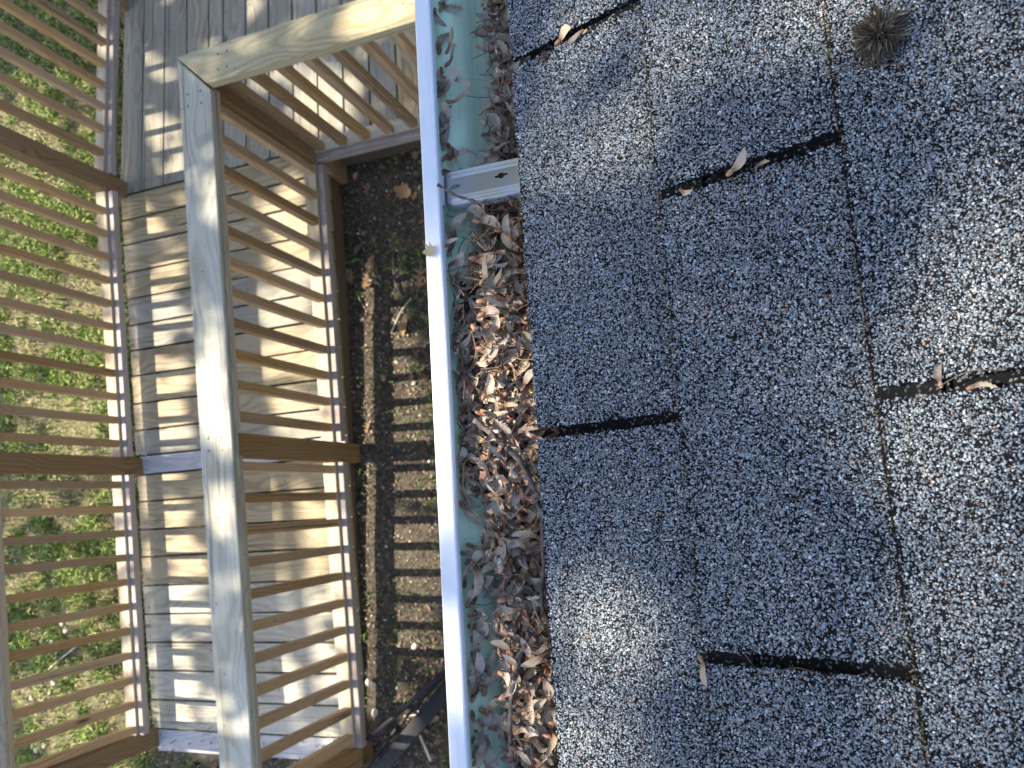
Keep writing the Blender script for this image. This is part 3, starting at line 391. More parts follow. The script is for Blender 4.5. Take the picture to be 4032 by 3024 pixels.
def putleaf(name, me, p, s, rz, label, group=None, tilt=.25):
    o = bpy.data.objects.new(name, me); o.location = p; o.scale = (s, s, s); o.rotation_euler = (rnd.uniform(-tilt, tilt), rnd.uniform(-tilt, tilt), rz)
    tag(o, label, 'leaf', group); return link(o)
GL = D['GLEAF']; spec = [('oak', .11, 1.3, 'tan lobed oak leaf lying on the soil close to the white gutter edge'), ('ovate', .08, 1.5, 'orange leaf at the top of the sunlit strip of soil'), ('ovate', .09, 1.2, 'pale tan leaf standing out sunlit in the dark soil below the oak leaf'),
 ('maple', .07, .3, 'pinkish grey crumpled leaf beside the near railing on dark soil'), ('maple', .08, 2., 'dull red curled leaf close to the near railing'), ('ovate', .07, .9, 'grey faded leaf near the railing corner post'), ('maple', .10, 2.6, 'orange sunlit leaf under the gutter near the landing corner'),
 ('oak', .10, 4.9, 'pale tan oak leaf on the soil beside the broad black bar'), ('ovate', .07, .2, 'pale narrow sunlit leaf between the black bar and the gutter'), ('ovate', .06, 3.9, 'small buff leaf on the soil at the foot of the black bar')]
for p, (k, s, r, lb) in zip(GL, spec): putleaf('fallen_leaf', LM[k][rnd.randrange(3)], (p[0], p[1], p[2] + .006), s, r, lb)
for i in range(60):
    x = rnd.uniform(-1.9, -1.32); y = rnd.uniform(-1.3, 1.65)
    if rnd.random() < .5: y = rnd.uniform(.6, 1.65)
    putleaf('fallen_leaf', LM[rnd.choice(('oak', 'ovate', 'ovate', 'maple'))][rnd.randrange(3)], (x, y, zg(y) + .005), rnd.uniform(.03, .065), rnd.uniform(0, 6.28), 'small brown leaf scattered on the dark soil between near railing and gutter', 'brown leaves on the soil by the house')
for i in range(14):
    x = rnd.uniform(-3.3, -2.0); y = rnd.uniform(-1.45, -1.22)
    putleaf('fallen_leaf', LM[rnd.choice(('ovate', 'maple'))][rnd.randrange(3)], (x, y, zg(y) + .005), rnd.uniform(.03, .07), rnd.uniform(0, 6.28), 'small brown leaf on the ground past the foot of the ramp', 'brown leaves past the ramp foot')
# sticks and pebbles
def stick(name, a, b, r, label, bend=.02, mat=M_twig, cat='twig'):
    a = Vector(a); b = Vector(b); m = (a + b) / 2 + Vector((rnd.uniform(-bend, bend), rnd.uniform(-bend, bend), .004))
    V_, F_ = tube(smoothpath([a, m, b], 5), r, 6, .15); c = (a + b) / 2; o = meshobj(name, [v - c for v in V_], F_, mat, smooth=True, loc=c); return tag(o, label, cat)
M_palestick = m_flat('pale_dry_stick', (.50, .46, .38), .7).m
def gp(x, y, h=.006): return (x, y, zg(y) + h)
stick('fallen_stick', gp(-3.98, -.75), gp(-3.72, -.60), .005, 'pale grey dry stick on the lawn outside the lower far railing', mat=M_palestick)
stick('fallen_stick', gp(-1.66, 1.2), gp(-1.62, .98), .005, 'curved grey stick on the soil near the landing corner', .03)
stick('fallen_stick', gp(-1.70, .83), gp(-1.58, .98), .004, 'thin pale stick right of the sunlit soil strip', mat=M_palestick)
stick('fallen_stick', gp(-1.72, -.98), gp(-1.66, -1.12), .006, 'whitish stick on the soil right of the broad black bar', mat=M_palestick)
stick('fallen_stick', gp(-1.78, -.93), gp(-1.62, -.9), .004, 'thin pale stick lying crosswise near the bottom of the gutter', mat=M_palestick)
def pebble(p, s, label):
    bm = bmesh.new(); bmesh.ops.create_icosphere(bm, subdivisions=2, radius=s)
    for v in bm.verts: v.co = Vector((v.co.x * 1.3, v.co.y, v.co.z * .6)) * (1 + .25 * mn.noise(v.co * 60))
    me = bpy.data.meshes.new('pebble'); bm.to_mesh(me); bm.free(); me.materials.append(M_palestick); me.polygons.foreach_set('use_smooth', [True]*len(me.polygons))
    o = bpy.data.objects.new('pebble', me); o.location = p; o.rotation_euler = (0, 0, rnd.uniform(0, 6)); link(o); tag(o, label, 'stone')
pebble(gp(-1.93, -.92, .01), .016, 'round white pebble beside the tip of the thin black bar')
pebble(gp(-1.70, -.62, .008), .014, 'pale pebble on the soil between the railing and the lower gutter')
pebble(gp(-1.60, .58, .008), .008, 'tiny white pebble on the soil under the middle of the gutter')
for i in range(16):
    x = rnd.uniform(-4.2, -3.6); y = rnd.uniform(-1.2, .3); pebble(gp(x, y, .006), rnd.uniform(.006, .016), 'small pale pebble among the lawn grass')
for o in list(COL.objects):
    if o.name.startswith('pebble') and o.get('label', '').startswith('small pale'): o['group'] = 'pebbles in the lawn'
# white printed scrap
o = meshobj('paper_scrap', [(-.02, -.012, 0), (.02, -.012, .002), (.02, .012, .004), (-.02, .012, .001), (-.02, -.012, .0012), (.02, -.012, .0032), (.02, .012, .0052), (-.02, .012, .0022)], [(0, 3, 2, 1), (4, 5, 6, 7), (0, 1, 5, 4), (1, 2, 6, 5), (2, 3, 7, 6), (3, 0, 4, 7)], M_palestick, loc=gp(-1.935, -.78, .03)); o.rotation_euler = (0, 0, -.5)
tag(o, 'small white scrap of card beside the bottom rail of the near railing', 'scrap')

# ---- black bars on the ground
def bar_rod():
    P = D['BAR1']; c = Vector(P[1]); root = empty('black_rod', c)
    V_, F_ = tube([Vector(p) - c for p in P], .011, 10); meshobj('rod', V_, F_, M_black, root, smooth=True)
    V_, F_ = tube([Vector(P[0]) - c - Vector((.02, .014, 0)), Vector(P[0]) - c + Vector((.01, .007, 0))], .012, 10); meshobj('end_cap', V_, F_, M_black, root, smooth=True)
    tag(root, 'slim black metal rod propped low over the soil with sunlit stretches', 'metal rod')
bar_rod()
def bar_wide():
    P = D['BAR2']; c = Vector(P[1]); root = empty('black_rail', c)
    for a, b in ((0, 3),):
        beam('channel', P[a], P[b], .066, .022, M_black, root, bev=.003)
    q = Vector((-.038, .028, .012))
    beam('flange', Vector(P[0]) + q, Vector(P[1]) + q * 1.0, .012, .03, M_black, root, bev=.002)
    beam('flange', Vector(P[1]) + q + Vector((.03, .03, 0)), Vector(P[3]) + q, .010, .026, M_black, root, bev=.002)
    tag(root, 'broad black metal channel slanting over the soil at the lower end of the gutter', 'metal rail')
bar_wide()

# ---- ramp
ramp = empty('wooden_ramp', (-2.57, .3, zg(.3))); tag(ramp, 'sloping walkway of weathered crosswise boards between the two railings', 'ramp')
Y0 = YL - .004; edges = [Y0] + D['RE']
for i, (a, b) in enumerate(zip(edges, edges[1:])):
    yc = (a + b) / 2; wdt = (a - b) / math.cos(math.atan(GR)) - .0085; xl = -3.215 + sh(yc); xr = -1.948 + sh(yc)
    if i == len(edges) - 2: xl += .0
    narrow = wdt < .11
    mat = MW['silver'] if narrow else (MW['deckpale'] if i > 14 else (MW['deckgrey'] if i in (4, 5, 9) else MW['deck']))
    if narrow: xl -= -.03
    L = xr - xl; nl = []
    for e in (-L/2 + .03, -.02, L/2 - .05): nl += [(e + rnd.uniform(-.01, .01), wdt * .28), (e + rnd.uniform(-.01, .01), -wdt * .28)]
    dz = GR * 0
    o = beam('deck_board', (xl + rnd.uniform(-.006, .006), yc, zd(yc) - .0135), (xr, yc + rnd.uniform(-.002, .002), zd(yc) - .0135), wdt, .027, mat, ramp, up=(0, -GR, 1), bev=.003, warp=.0006, nails=nl)
    if narrow: o['label'] = 'narrow silver grey board'
for xx in (-3.18, -2.575, -1.967):
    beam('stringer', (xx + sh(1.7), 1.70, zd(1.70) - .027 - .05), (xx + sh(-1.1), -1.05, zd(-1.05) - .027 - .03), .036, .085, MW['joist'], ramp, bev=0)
# ---- landing
land = empty('wooden_landing', (-1.6, 2.9, zg(2.2))); tag(land, 'level deck landing of long grey boards running along the house', 'deck')
xe = [-3.18, -3.036, -2.889, -2.741, -2.597, -2.504, -2.364, -2.222, -2.081, -1.941]
while xe[-1] < .05: xe.append(xe[-1] + .1425)
for i, (a, b) in enumerate(zip(xe, xe[1:])):
    y0 = YL + .004 if b < -1.93 else 1.70; L = 4.4 - y0; nl = []
    for e in (-L/2 + .05, -L/2 + .45, -L/2 + .86, -L/2 + 1.27): nl += [(e, .045), (e, -.04)] if b - a > .1 else [(e, 0)]
    beam('deck_board', ((a+b)/2, y0, ZL - .0135), ((a+b)/2 + .01, 4.4, ZL - .0135), b - a - .0085, .027, MW['deckgrey'] if i not in (12,) else MW['deck'], land, bev=.003, warp=.0005, nails=nl)
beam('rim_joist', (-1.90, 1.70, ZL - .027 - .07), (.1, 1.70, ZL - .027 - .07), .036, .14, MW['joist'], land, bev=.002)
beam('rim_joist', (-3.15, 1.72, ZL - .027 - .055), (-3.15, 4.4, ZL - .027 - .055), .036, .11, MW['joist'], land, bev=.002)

# ---- railings
HA, HC = .13, .87
def post(root, x, y, zt, zb, mat='post'):
    o = beam('post', (x, y, zb), (x, y, zt), .089, .089, MW[mat], root, up=(0, 1, 0), bev=.004); return o
def baluster(root, x, y, z0, z1, ax='y'):
    return beam('baluster', (x, y, z0), (x, y, z1), .036, .036, MW['bal'], root, up=(0, 1, 0), bev=.002)
# near railing of the ramp
def ramp_rail(xc, posts, bals, label, y0, y1, mitre):
    root = empty('wooden_railing', (xc + sh(.3), .3, zg(.3))); tag(root, label, 'railing', None)
    xb = xc; aL = xc - .026; aR = xc + .038; bR = aR + .034
    for yp in posts:
        zt = zd(yp) + HC - .038 - (.005 if yp < YL else 0); zb = zg(yp) - .03
        post(root, xb + .006 + sh(yp), yp, zt - .004, zb)
    for y in bals: baluster(root, aR - .0185 + sh(y), y, zd(y) + HA, zd(y) + HC - .038)
    ps = sorted(posts)
    for a, b in zip(ps, ps[1:]):
        a += .0452; b -= .0452
        def seg(nm, x, h, w_, t_, m_):
            beam(nm, (x + sh(a), a, zd(a) + h), (x + sh(b), b, zd(b) + h), w_, t_, m_, root, bev=.003, warp=.0004)
        seg('bottom_rail', (aL + aR) / 2, HA - .014, aR - aL, .028, MW['rail'])
        seg('nailing_strip', (aR + bR) / 2 + .0005, HA - .013 - .019, bR - aR - .001, .038, MW['railb'])
        seg('top_rail', (aR + bR) / 2 + .0005, HC - .038 - .022, bR - aR - .001, .038, MW['rail'])
    return root
near = ramp_rail(-1.967, [1.64, .28, -1.086], [.39 + .1174 * k for k in range(11)] + [-.996 + .1197 * k for k in range(11)], 'railing on the house side of the ramp with a broad bleached handrail', 0, 0, True)
for k, o in enumerate(sorted([c for c in near.children if c.name.startswith('post')], key=lambda c: -c.location.y)): pass
# handrail with mitre at the landing corner
ycap = -1.30
def capbeam(root, x0, y0, x1, y1, z0, z1, mat, cuts):
    if mat == 'cap': nl = [((yp - (y0 + y1) / 2) * 1.007 + dx, dy) for yp in (1.55, .28, -1.05) for dx in (-.022, .022) for dy in (-.028, .032)]
    else: nl = [(-1. + dx, dy) for dx in (.12, .16) for dy in (-.03, .03)]
    beam('handrail', (x0, y0, z0 - .019), (x1, y1, z1 - .019), .143, .038, MW[mat], root, bev=.004, warp=.0012, cuts=cuts, nails=nl)
XC = -1.948
capbeam(near, XC + sh(ycap), ycap, XC + sh(1.64), 1.642, zd(ycap) + HC, zd(1.642) + HC - .004, 'cap', (0, 1.02))
lfront = empty('wooden_railing', (-.9, 1.65, zg(1.65))); tag(lfront, 'railing across the front of the landing with a fresh yellowish handrail running under the gutter', 'railing')
capbeam(lfront, XC + .046, 1.645, .1, 1.645, ZL + HC, ZL + HC, 'capnew', (-1.0, 0))
xs = -1.90
beam('bottom_rail', (xs, 1.669, ZL + HA - .014), (.1, 1.669, ZL + HA - .014), .064, .028, MW['rail'], lfront, bev=.003)
beam('nailing_strip', (xs, 1.62, ZL + HA - .032), (.1, 1.62, ZL + HA - .032), .033, .038, MW['railb'], lfront, bev=.003)
beam('top_rail', (xs, 1.62, ZL + HC - .060), (.1, 1.62, ZL + HC - .060), .033, .038, MW['rail'], lfront, bev=.003)
for k in range(15): baluster(lfront, -1.842 + .118 * k, 1.655, ZL + HA, ZL + HC - .038)
# far railing of the ramp
far = ramp_rail(-3.224, [1.763, .31, -1.08], [.423 + .1188 * k for k in range(11)] + [-1.006 + .1221 * k for k in range(11)], 'railing on the lawn side of the ramp standing along its outer edge', 0, 0, False)
capbeam(far, -3.215 + sh(ycap), ycap, -3.215 + sh(1.83), 1.83, zd(ycap) + HC, zd(1.83 - .09) + HC, 'cap', (0, 0))
# far railing of the landing
lf = empty('wooden_railing', (-3.18, 2.9, zg(2.4))); tag(lf, 'railing on the lawn side of the level landing beyond the corner post', 'railing')
post(lf, -3.185, 2.855, ZL + HC - .04, zg(2.6) - .03); post(lf, -3.185, 4.3, ZL + HC - .04, zg(2.6) - .03)
beam('bottom_rail', (-3.185, 1.81, ZL + HA - .014), (-3.185, 2.81, ZL + HA - .014), .064, .028, MW['rail'], lf, bev=.003)
beam('nailing_strip', (-3.135, 1.81, ZL + HA - .032), (-3.135, 2.81, ZL + HA - .032), .033, .038, MW['railb'], lf, bev=.003)
beam('bottom_rail', (-3.185, 2.90, ZL + HA - .014), (-3.185, 4.25, ZL + HA - .014), .064, .028, MW['rail'], lf, bev=.003)
beam('nailing_strip', (-3.135, 2.90, ZL + HA - .032), (-3.135, 4.25, ZL + HA - .032), .033, .038, MW['railb'], lf, bev=.003)
for y in [1.926, 2.055, 2.18, 2.303, 2.425, 2.549, 2.671] + [3.02 + .12 * k for k in range(10)]: baluster(lf, -3.172, y, ZL + HA, ZL + HC - .038)
beam('handrail', (-3.18, 1.835, ZL + HC - .019), (-3.18, 4.4, ZL + HC - .019), .143, .038, MW['cap'], lf, bev=.004)

# ------------------------------------------------------------------ house, roof and shingles
RX, RZ, TH, EX, YA, YB, YC = D['ROOF']
RN = Vector((-math.sin(TH), 0, math.cos(TH))); RS = Vector((math.cos(TH), 0, math.sin(TH)))
R0 = Vector((RX, 0, RZ))
def RP(s, y, h): return R0 + RS * s + Vector((0, y, 0)) + RN * h
house = empty('house', (.25, 1, zg(1))); HL = Vector(house.location)
tag(house, 'house whose grey asphalt shingle roof fills the right of the view', 'house')
def hm(name, V_, F_, mat, parent=house, smooth=False):
    return meshobj(name, [Vector(v) - HL for v in V_], F_, mat, parent, smooth)
def slab(s0, s1, y0, y1, h0, h1):
    V_ = [RP(s, y, h) for h in (h0, h1) for s, y in ((s0, y0), (s1, y0), (s1, y1), (s0, y1))]
    return V_, [(3, 2, 1, 0), (4, 5, 6, 7), (0, 1, 5, 4), (1, 2, 6, 5), (2, 3, 7, 6), (3, 0, 4, 7)]
V_, F_ = slab(.012, 3.6, -4, 6, -.022, -.0052); roof = hm('roof', V_, F_, M_asph)
top = RP(3.6, 0, 0)
V2 = [(top.x, -4, top.z), (top.x, 6, top.z), (top.x + 3.5, 6, top.z - 1.3), (top.x + 3.5, -4, top.z - 1.3)]; V2 += [(a, b, c - .02) for a, b, c in V2]
hm('back_roof', V2, [(0, 1, 2, 3), (7, 6, 5, 4), (0, 3, 7, 4), (2, 1, 5, 6), (3, 2, 6, 7), (1, 0, 4, 5)], M_field)
# wall with lapped siding, soffit, fascia
wx = .28; zb = -3.5; zt = RZ - .16; n = 26; V_ = []; F_ = []
for i in range(n + 1):
    z = zb + (zt - zb) * i / n; V_ += [(wx - .012, -4, z), (wx - .012, 6, z), (wx, -4, z + (zt - zb) / n - .001), (wx, 6, z + (zt - zb) / n - .001)]
for i in range(n):
    b = i * 4; F_.append((b, b + 2, b + 3, b + 1)); F_.append((b + 2, b + 4, b + 5, b + 3))
hm('wall', V_, F_, M_siding)
hm('soffit', [(RX + .035, -4, zt + .0), (RX + .035, 6, zt + .0), (wx + .2, 6, zt), (wx + .2, -4, zt), (RX + .035, -4, zt + .012), (RX + .035, 6, zt + .012), (wx + .2, 6, zt + .012), (wx + .2, -4, zt + .012)], [(0, 1, 2, 3), (7, 6, 5, 4), (0, 4, 5, 1), (2, 6, 7, 3)], M_white)
fx = RX + .034
hm('fascia', [(fx, -4, zt), (fx, 6, zt), (fx, 6, RZ - .014), (fx, -4, RZ - .014), (fx + .02, -4, zt), (fx + .02, 6, zt), (fx + .02, 6, RZ - .012), (fx + .02, -4, RZ - .012)], [(0, 3, 2, 1), (4, 5, 6, 7), (0, 1, 5, 4), (3, 7, 6, 2)], M_white)

TAB = .3048; CW = .0085; TK = .0046
YOFF = [YA, YB, YC, YB - .16, YC + .02, YB - .1, YC - .05]
def in_gran(s, y): return -.36 < y < .62 and s < .47
def tab(c, y0, y1):
    """one shingle tab of course c between y0 and y1, with loose mineral granules bonded to its face"""
    s0 = c * EX; s1 = (c + 1) * EX + .03; ns = 14; ny = 34; V_ = []; F_ = []
    ph = rnd.uniform(0, 50)
    def hh(s, y, b=0):
        t = (s - s0) / EX; return -.001 + TK * 1.15 * (1 - min(t, 1) * .86) + .00025 * mn.noise(Vector((s * 9, y * 9, ph))) - b
    G = []
    for j in range(ns + 1):
        for i in range(ny + 1):
            y = y0 + (y1 - y0) * i / ny; s = s0 + (s1 - s0) * j / ns
            if j == 0: s += rnd.uniform(-.0007, .0007) + .0016 * mn.noise(Vector((y * 6, c * 7., 0)))
            if i == 0: y += rnd.uniform(-.0003, .0008)
            if i == ny: y += rnd.uniform(-.0008, .0003)
            V_.append(RP(s, y, hh(s, y)))
    W1 = ny + 1
    for j in range(ns):
        for i in range(ny): F_.append((j*W1+i, j*W1+i+1, (j+1)*W1+i+1, (j+1)*W1+i)[::-1])
    ring = [i for i in range(W1)] + [j*W1+ny for j in range(1, ns+1)] + [ns*W1+i for i in range(ny-1, -1, -1)] + [j*W1 for j in range(ns-1, 0, -1)]
    off = len(V_)
    for q in ring: V_.append(V_[q] - RN * TK)
    m_ = len(ring)
    for k in range(m_): F_.append((ring[k], ring[(k+1) % m_], off+(k+1) % m_, off+k)[::-1])
    V_ = np.array([tuple(v - HL) for v in V_]); nv = len(V_)
    me_v = V_; tri = []
    for f in F_: tri.append((f[0], f[1], f[2])); tri.append((f[0], f[2], f[3]))
    tri = np.array(tri); mi = np.zeros(len(tri), np.int32)
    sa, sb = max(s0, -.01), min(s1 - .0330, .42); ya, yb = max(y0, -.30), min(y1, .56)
    if sb > sa and yb > ya:
        area = (sb - sa) * (yb - ya); n = int(area / .86e-6)
        s = rng.uniform(sa - .0006, sb, n); y = rng.uniform(ya - .0005, yb + .0005, n)
        dn = vnoise(s[:n:1] if n < 20000 else s, y, 26., c) if False else None
        # thin out where the coating has worn
        gs = np.linspace(sa, sb, 40); gyy = np.linspace(ya, yb, 70); grid = np.array([[mn.noise(Vector((a * 28, b * 28, c * 3.))) + .6 * mn.noise(Vector((a * 90, b * 90, c * 3. + 9))) for b in gyy] for a in gs])
        gi = np.clip(((s - sa) / (sb - sa) * 39).astype(int), 0, 39); gj = np.clip(((y - ya) / (yb - ya) * 69).astype(int), 0, 69)
        edge = np.minimum(np.minimum(y - y0, y1 - y), .012) / .012
        keep = rng.uniform(0, 1, n) < np.clip(.84 - .3 * np.clip(grid[gi, gj] - .18, 0, 1), .4, .92) * (.55 + .45 * np.clip(edge + .3, 0, 1))
        keep &= (s > s0 + .0012) | (rng.uniform(0, 1, n) < .45)
        s = s[keep]; y = y[keep]; n = len(s)
        t = (s - s0) / EX; h = -.001 + TK * 1.15 * (1 - np.minimum(t, 1) * .86) + .0004
        C = np.array(R0)[None] + np.array(RS)[None] * s[:, None] + np.array([[0, 1., 0]]) * y[:, None] + np.array(RN)[None] * h[:, None] - np.array(HL)[None]
        size = rng.gamma(9, (.00074) / 9, n).clip(.0004, .00135)
        base = np.array([[1, 0, 0], [.2, 1, 0], [-1, .1, 0], [-.1, -1, 0], [.15, .1, .8], [0, -.1, -.7]])
        lv = base[None] * (1 + rng.uniform(-.35, .35, (n, 6, 3))) * size[:, None, None] * np.stack([np.ones(n), rng.uniform(.6, 1, n), rng.uniform(.5, .9, n)], 1)[:, None, :]
        q = rng.normal(size=(n, 4)); q[:, 0] += 1.2; q[:, 3] *= 3; q /= np.linalg.norm(q, axis=1)[:, None]; a_, b_, c_, d_ = q.T
        Rm = np.stack([1-2*(c_*c_+d_*d_), 2*(b_*c_-a_*d_), 2*(b_*d_+a_*c_), 2*(b_*c_+a_*d_), 1-2*(b_*b_+d_*d_), 2*(c_*d_-a_*b_), 2*(b_*d_-a_*c_), 2*(c_*d_+a_*b_), 1-2*(b_*b_+c_*c_)], 1).reshape(n, 3, 3)
        lv = np.einsum('nij,nkj->nki', Rm, lv) + C[:, None]
        gf = np.array([[0, 1, 4], [1, 2, 4], [2, 3, 4], [3, 0, 4], [1, 0, 5], [2, 1, 5], [3, 2, 5], [0, 3, 5]])
        gt = (np.arange(n)[:, None, None] * 6 + gf[None] + nv).reshape(-1, 3)
        me_v = np.concatenate([V_, lv.reshape(-1, 3)]); tri = np.concatenate([tri, gt]); mi = np.concatenate([mi, np.ones(len(gt), np.int32)])
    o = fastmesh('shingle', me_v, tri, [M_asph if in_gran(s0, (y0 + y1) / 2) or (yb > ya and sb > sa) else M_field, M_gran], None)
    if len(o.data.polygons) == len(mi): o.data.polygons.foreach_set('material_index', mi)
    o.parent = roof; return o
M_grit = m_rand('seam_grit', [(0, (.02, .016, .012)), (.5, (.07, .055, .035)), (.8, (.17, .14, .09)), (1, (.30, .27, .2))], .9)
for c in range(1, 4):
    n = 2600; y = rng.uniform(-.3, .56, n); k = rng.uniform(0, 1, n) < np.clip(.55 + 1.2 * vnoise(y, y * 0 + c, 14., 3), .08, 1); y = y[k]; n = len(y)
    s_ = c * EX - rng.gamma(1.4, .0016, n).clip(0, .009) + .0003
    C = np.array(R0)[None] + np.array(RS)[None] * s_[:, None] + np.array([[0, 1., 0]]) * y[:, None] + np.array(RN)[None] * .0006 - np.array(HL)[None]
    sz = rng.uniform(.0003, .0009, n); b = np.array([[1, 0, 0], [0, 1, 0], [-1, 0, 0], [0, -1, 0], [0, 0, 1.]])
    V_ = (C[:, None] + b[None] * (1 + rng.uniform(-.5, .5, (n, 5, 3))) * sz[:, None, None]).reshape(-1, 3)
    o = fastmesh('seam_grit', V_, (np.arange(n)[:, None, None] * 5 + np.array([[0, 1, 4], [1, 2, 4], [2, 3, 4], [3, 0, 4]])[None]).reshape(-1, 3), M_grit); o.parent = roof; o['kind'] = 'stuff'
for c in range(6):
    y0 = YOFF[c] - TAB * 3
    for k in range(6):
        a = y0 + TAB * k; tab(c, a + CW / 2, a + TAB - CW / 2)
V_, F_ = slab(6 * EX - .02, 3.6, -4, 6, -.004, .002); hm('upper_shingles', V_, F_, M_field, roof)
for a, b in ((-4, YOFF[0] - TAB * 3 - .1), (YOFF[0] + TAB * 3.6, 6)):
    V_, F_ = slab(0, 6 * EX - .02, a, b, -.004, .001); hm('side_shingles', V_, F_, M_field, roof)

# ------------------------------------------------------------------ gutter
GZ = -.565; gl = -.2712
gut = empty('rain_gutter', (-.2, 1, -.66)); tag(gut, 'white eaves gutter with a mint green inside half full of seeds', 'gutter'); GL0 = Vector(gut.location)
def extr(name, prof, y0, y1, mat, parent, closed=False, smooth=False, ny=1):
    V_ = []; F_ = []; m_ = len(prof)
    for j in range(ny + 1):
        y = y0 + (y1 - y0) * j / ny
        for x, z in prof: V_.append((x, y, z))
    for j in range(ny):
        for i in range(m_ if closed else m_ - 1): F_.append((j*m_+i, j*m_+(i+1) % m_, (j+1)*m_+(i+1) % m_, (j+1)*m_+i))
    if closed: F_ += [tuple(range(m_))[::-1], tuple(ny*m_+i for i in range(m_))]
    return meshobj(name, [Vector(v) - GL0 for v in V_], F_, mat, parent, smooth)
inner = [(-.2665, -.5675), (-.2668, -.588), (-.2655, -.5945), (-.2615, -.600), (-.2555, -.6045), (-.2495, -.610), (-.2452, -.6175), (-.2425, -.627), (-.2385, -.6355), (-.2325, -.641), (-.229, -.6475), (-.226, -.654), (-.218, -.6565), (-.1445, -.6565), (-.1445, -.566)]
outer = [(x - .0014 * (1 if i < 11 else .4), z - (.0014 if i > 9 else .0004)) for i, (x, z) in enumerate(inner)]
outer[-1] = (-.1432, -.566); outer[-2] = (-.1432, -.658)
extr('trough_lining', inner, -4, 6, M_mint, gut, smooth=True, ny=2)
extr('trough', outer[::-1], -4, 6, M_lip, gut, smooth=True, ny=2)
lipp = [(gl, GZ - .022), (gl - .0006, GZ - .004), (gl + .0002, GZ - .0012), (gl + .0016, GZ), (gl + .0142, GZ + .0002), (gl + .0153, GZ - .0008), (gl + .0156, GZ - .0022), (gl + .0156, GZ - .0065), (gl + .0142, GZ - .0068), (gl + .0142, GZ - .0028), (gl + .003, GZ - .0030), (gl + .0028, GZ - .022)]
extr('front_lip', lipp, -4, 6, M_lip, gut, closed=True, ny=1)
# hanger strap
H = D['HANG']; hx0, hx1 = -.2562, -.1444; nU, nW = 168, 76
hy = lambda x, w_: (.2545 + (x + .2562) * -.012) + (w_) * .0365 - .0005
V_ = np.zeros((nU + 1, nW + 1, 3)); ok = np.ones((nU + 1, nW + 1), bool); holes = [(-.2449, .0185), (-.2014, .0205)]
for i in range(nU + 1):
    x = hx0 + (hx1 - hx0) * i / nU
    for j in range(nW + 1):
        w_ = j / nW; z = -.574
        for cen in (.20, .78): z += .0016 * math.exp(-((w_ - cen) / .045) ** 2) * min(1, max(0, (x - hx0 - .006) / .004))
        e = min(w_, 1 - w_); z -= .0075 * max(0, 1 - e / .13) ** 2
        z -= .004 * max(0, 1 - (x - hx0) / .006) ** 2
        y = hy(x, w_)
        if x < hx0 + .008: y = y + (.5 - w_) * (.008 - (x - hx0)) * .9 * (1 if e < .5 else 0)
        V_[i, j] = (x, y, z); d = math.hypot(x - holes[0][0], w_ * .0365 - holes[0][1])
        for (cx, cw) in holes:
            dx = x - cx; dw = w_ * .0365 - cw - dx * .10
            if math.hypot(dx, dw) < .0025 or (abs(dx) < .0052 and abs(dw) < .0009): ok[i, j] = False
idx = -np.ones(ok.shape, int); idx[ok] = np.arange(ok.sum()); VV = V_[ok]; FF = []
for i in range(nU):
    for j in range(nW):
        q = (idx[i, j], idx[i+1, j], idx[i+1, j+1], idx[i, j+1])
        if min(q) >= 0: FF.append(q)
nb = len(VV); VV2 = np.concatenate([VV, VV - [0, 0, .001]]); FF2 = [tuple(int(t) for t in q) for q in FF] + [tuple(int(t) + nb for t in q[::-1]) for q in FF]
from collections import Counter
ec = Counter(); 
for q in FF:
    for a, b in zip(q, q[1:] + q[:1]): ec[(a, b)] += 1
for (a, b) in list(ec):
    if (b, a) not in ec: FF2.append((int(b), int(a), int(a) + nb, int(b) + nb))
meshobj('hanger_strap', [Vector(v) - GL0 for v in VV2], FF2, M_galv, gut, smooth=True)
o = meshobj('hanger_hook', [Vector(v) - GL0 for v in [(-.2655, .259, -.5705), (-.2555, .259, -.5775), (-.2555, .286, -.5775), (-.2655, .286, -.5705), (-.2655, .259, -.5695), (-.2555, .259, -.5765), (-.2555, .286, -.5765), (-.2655, .286, -.5695)]], [(0, 3, 2, 1), (4, 5, 6, 7), (0, 1, 5, 4), (2, 3, 7, 6)], M_galv, gut)

# ------------------------------------------------------------------ debris in the gutter
def wing_verts(L, bend, width, cup, curl, comb, seed):
    r = random.Random(seed); nu, nv = 22, 5; V_ = []; F_ = []; uv = []
    for i in range(nu + 1):
        t = i / nu; x = L * (.10 + .90 * t); cy = bend * L * t * t
        up = width * L * (.30 + .20 * math.sin(math.pi * min(t * 1.1, 1))) * (1 if t < .9 else math.sqrt(max(0, 1 - ((t - .9) / .1) ** 2)))
        dn = width * L * (.12 + 1.15 * math.sin(math.pi * (t ** 1.35) * .93) ** .9) * (1 if t < .93 else math.sqrt(max(0, 1 - ((t - .93) / .07) ** 2)) * .9 + .05)
        if comb and i % 2 and t > .2: dn *= r.uniform(.25, .7)
        elif comb: dn *= r.uniform(.8, 1.05)
        else: dn *= r.uniform(.95, 1.05)
        for j in range(nv + 1):
            v = j / nv; y = cy + up - (up + dn) * (1 - v) ** 1.0
            yy = (v - .6); z = 1.5 * cup * L * yy * yy + 1.7 * curl * L * t * t + .05 * L * math.sin(5 * t + seed * 1.7) + .010 * L * math.sin(9 * t + 5 * v + seed) + .006 * L * r.uniform(-1, 1) + (.02 * L if j == nv else 0)
            V_.append((x, y, z)); uv.append((t, v))
    W1 = nv + 1
    for i in range(nu):
        for j in range(nv):
            if comb and i % 2 and j == 0 and i > 5: continue
            F_.append((i*W1+j, (i+1)*W1+j, (i+1)*W1+j+1, i*W1+j+1))
    return V_, F_, uv
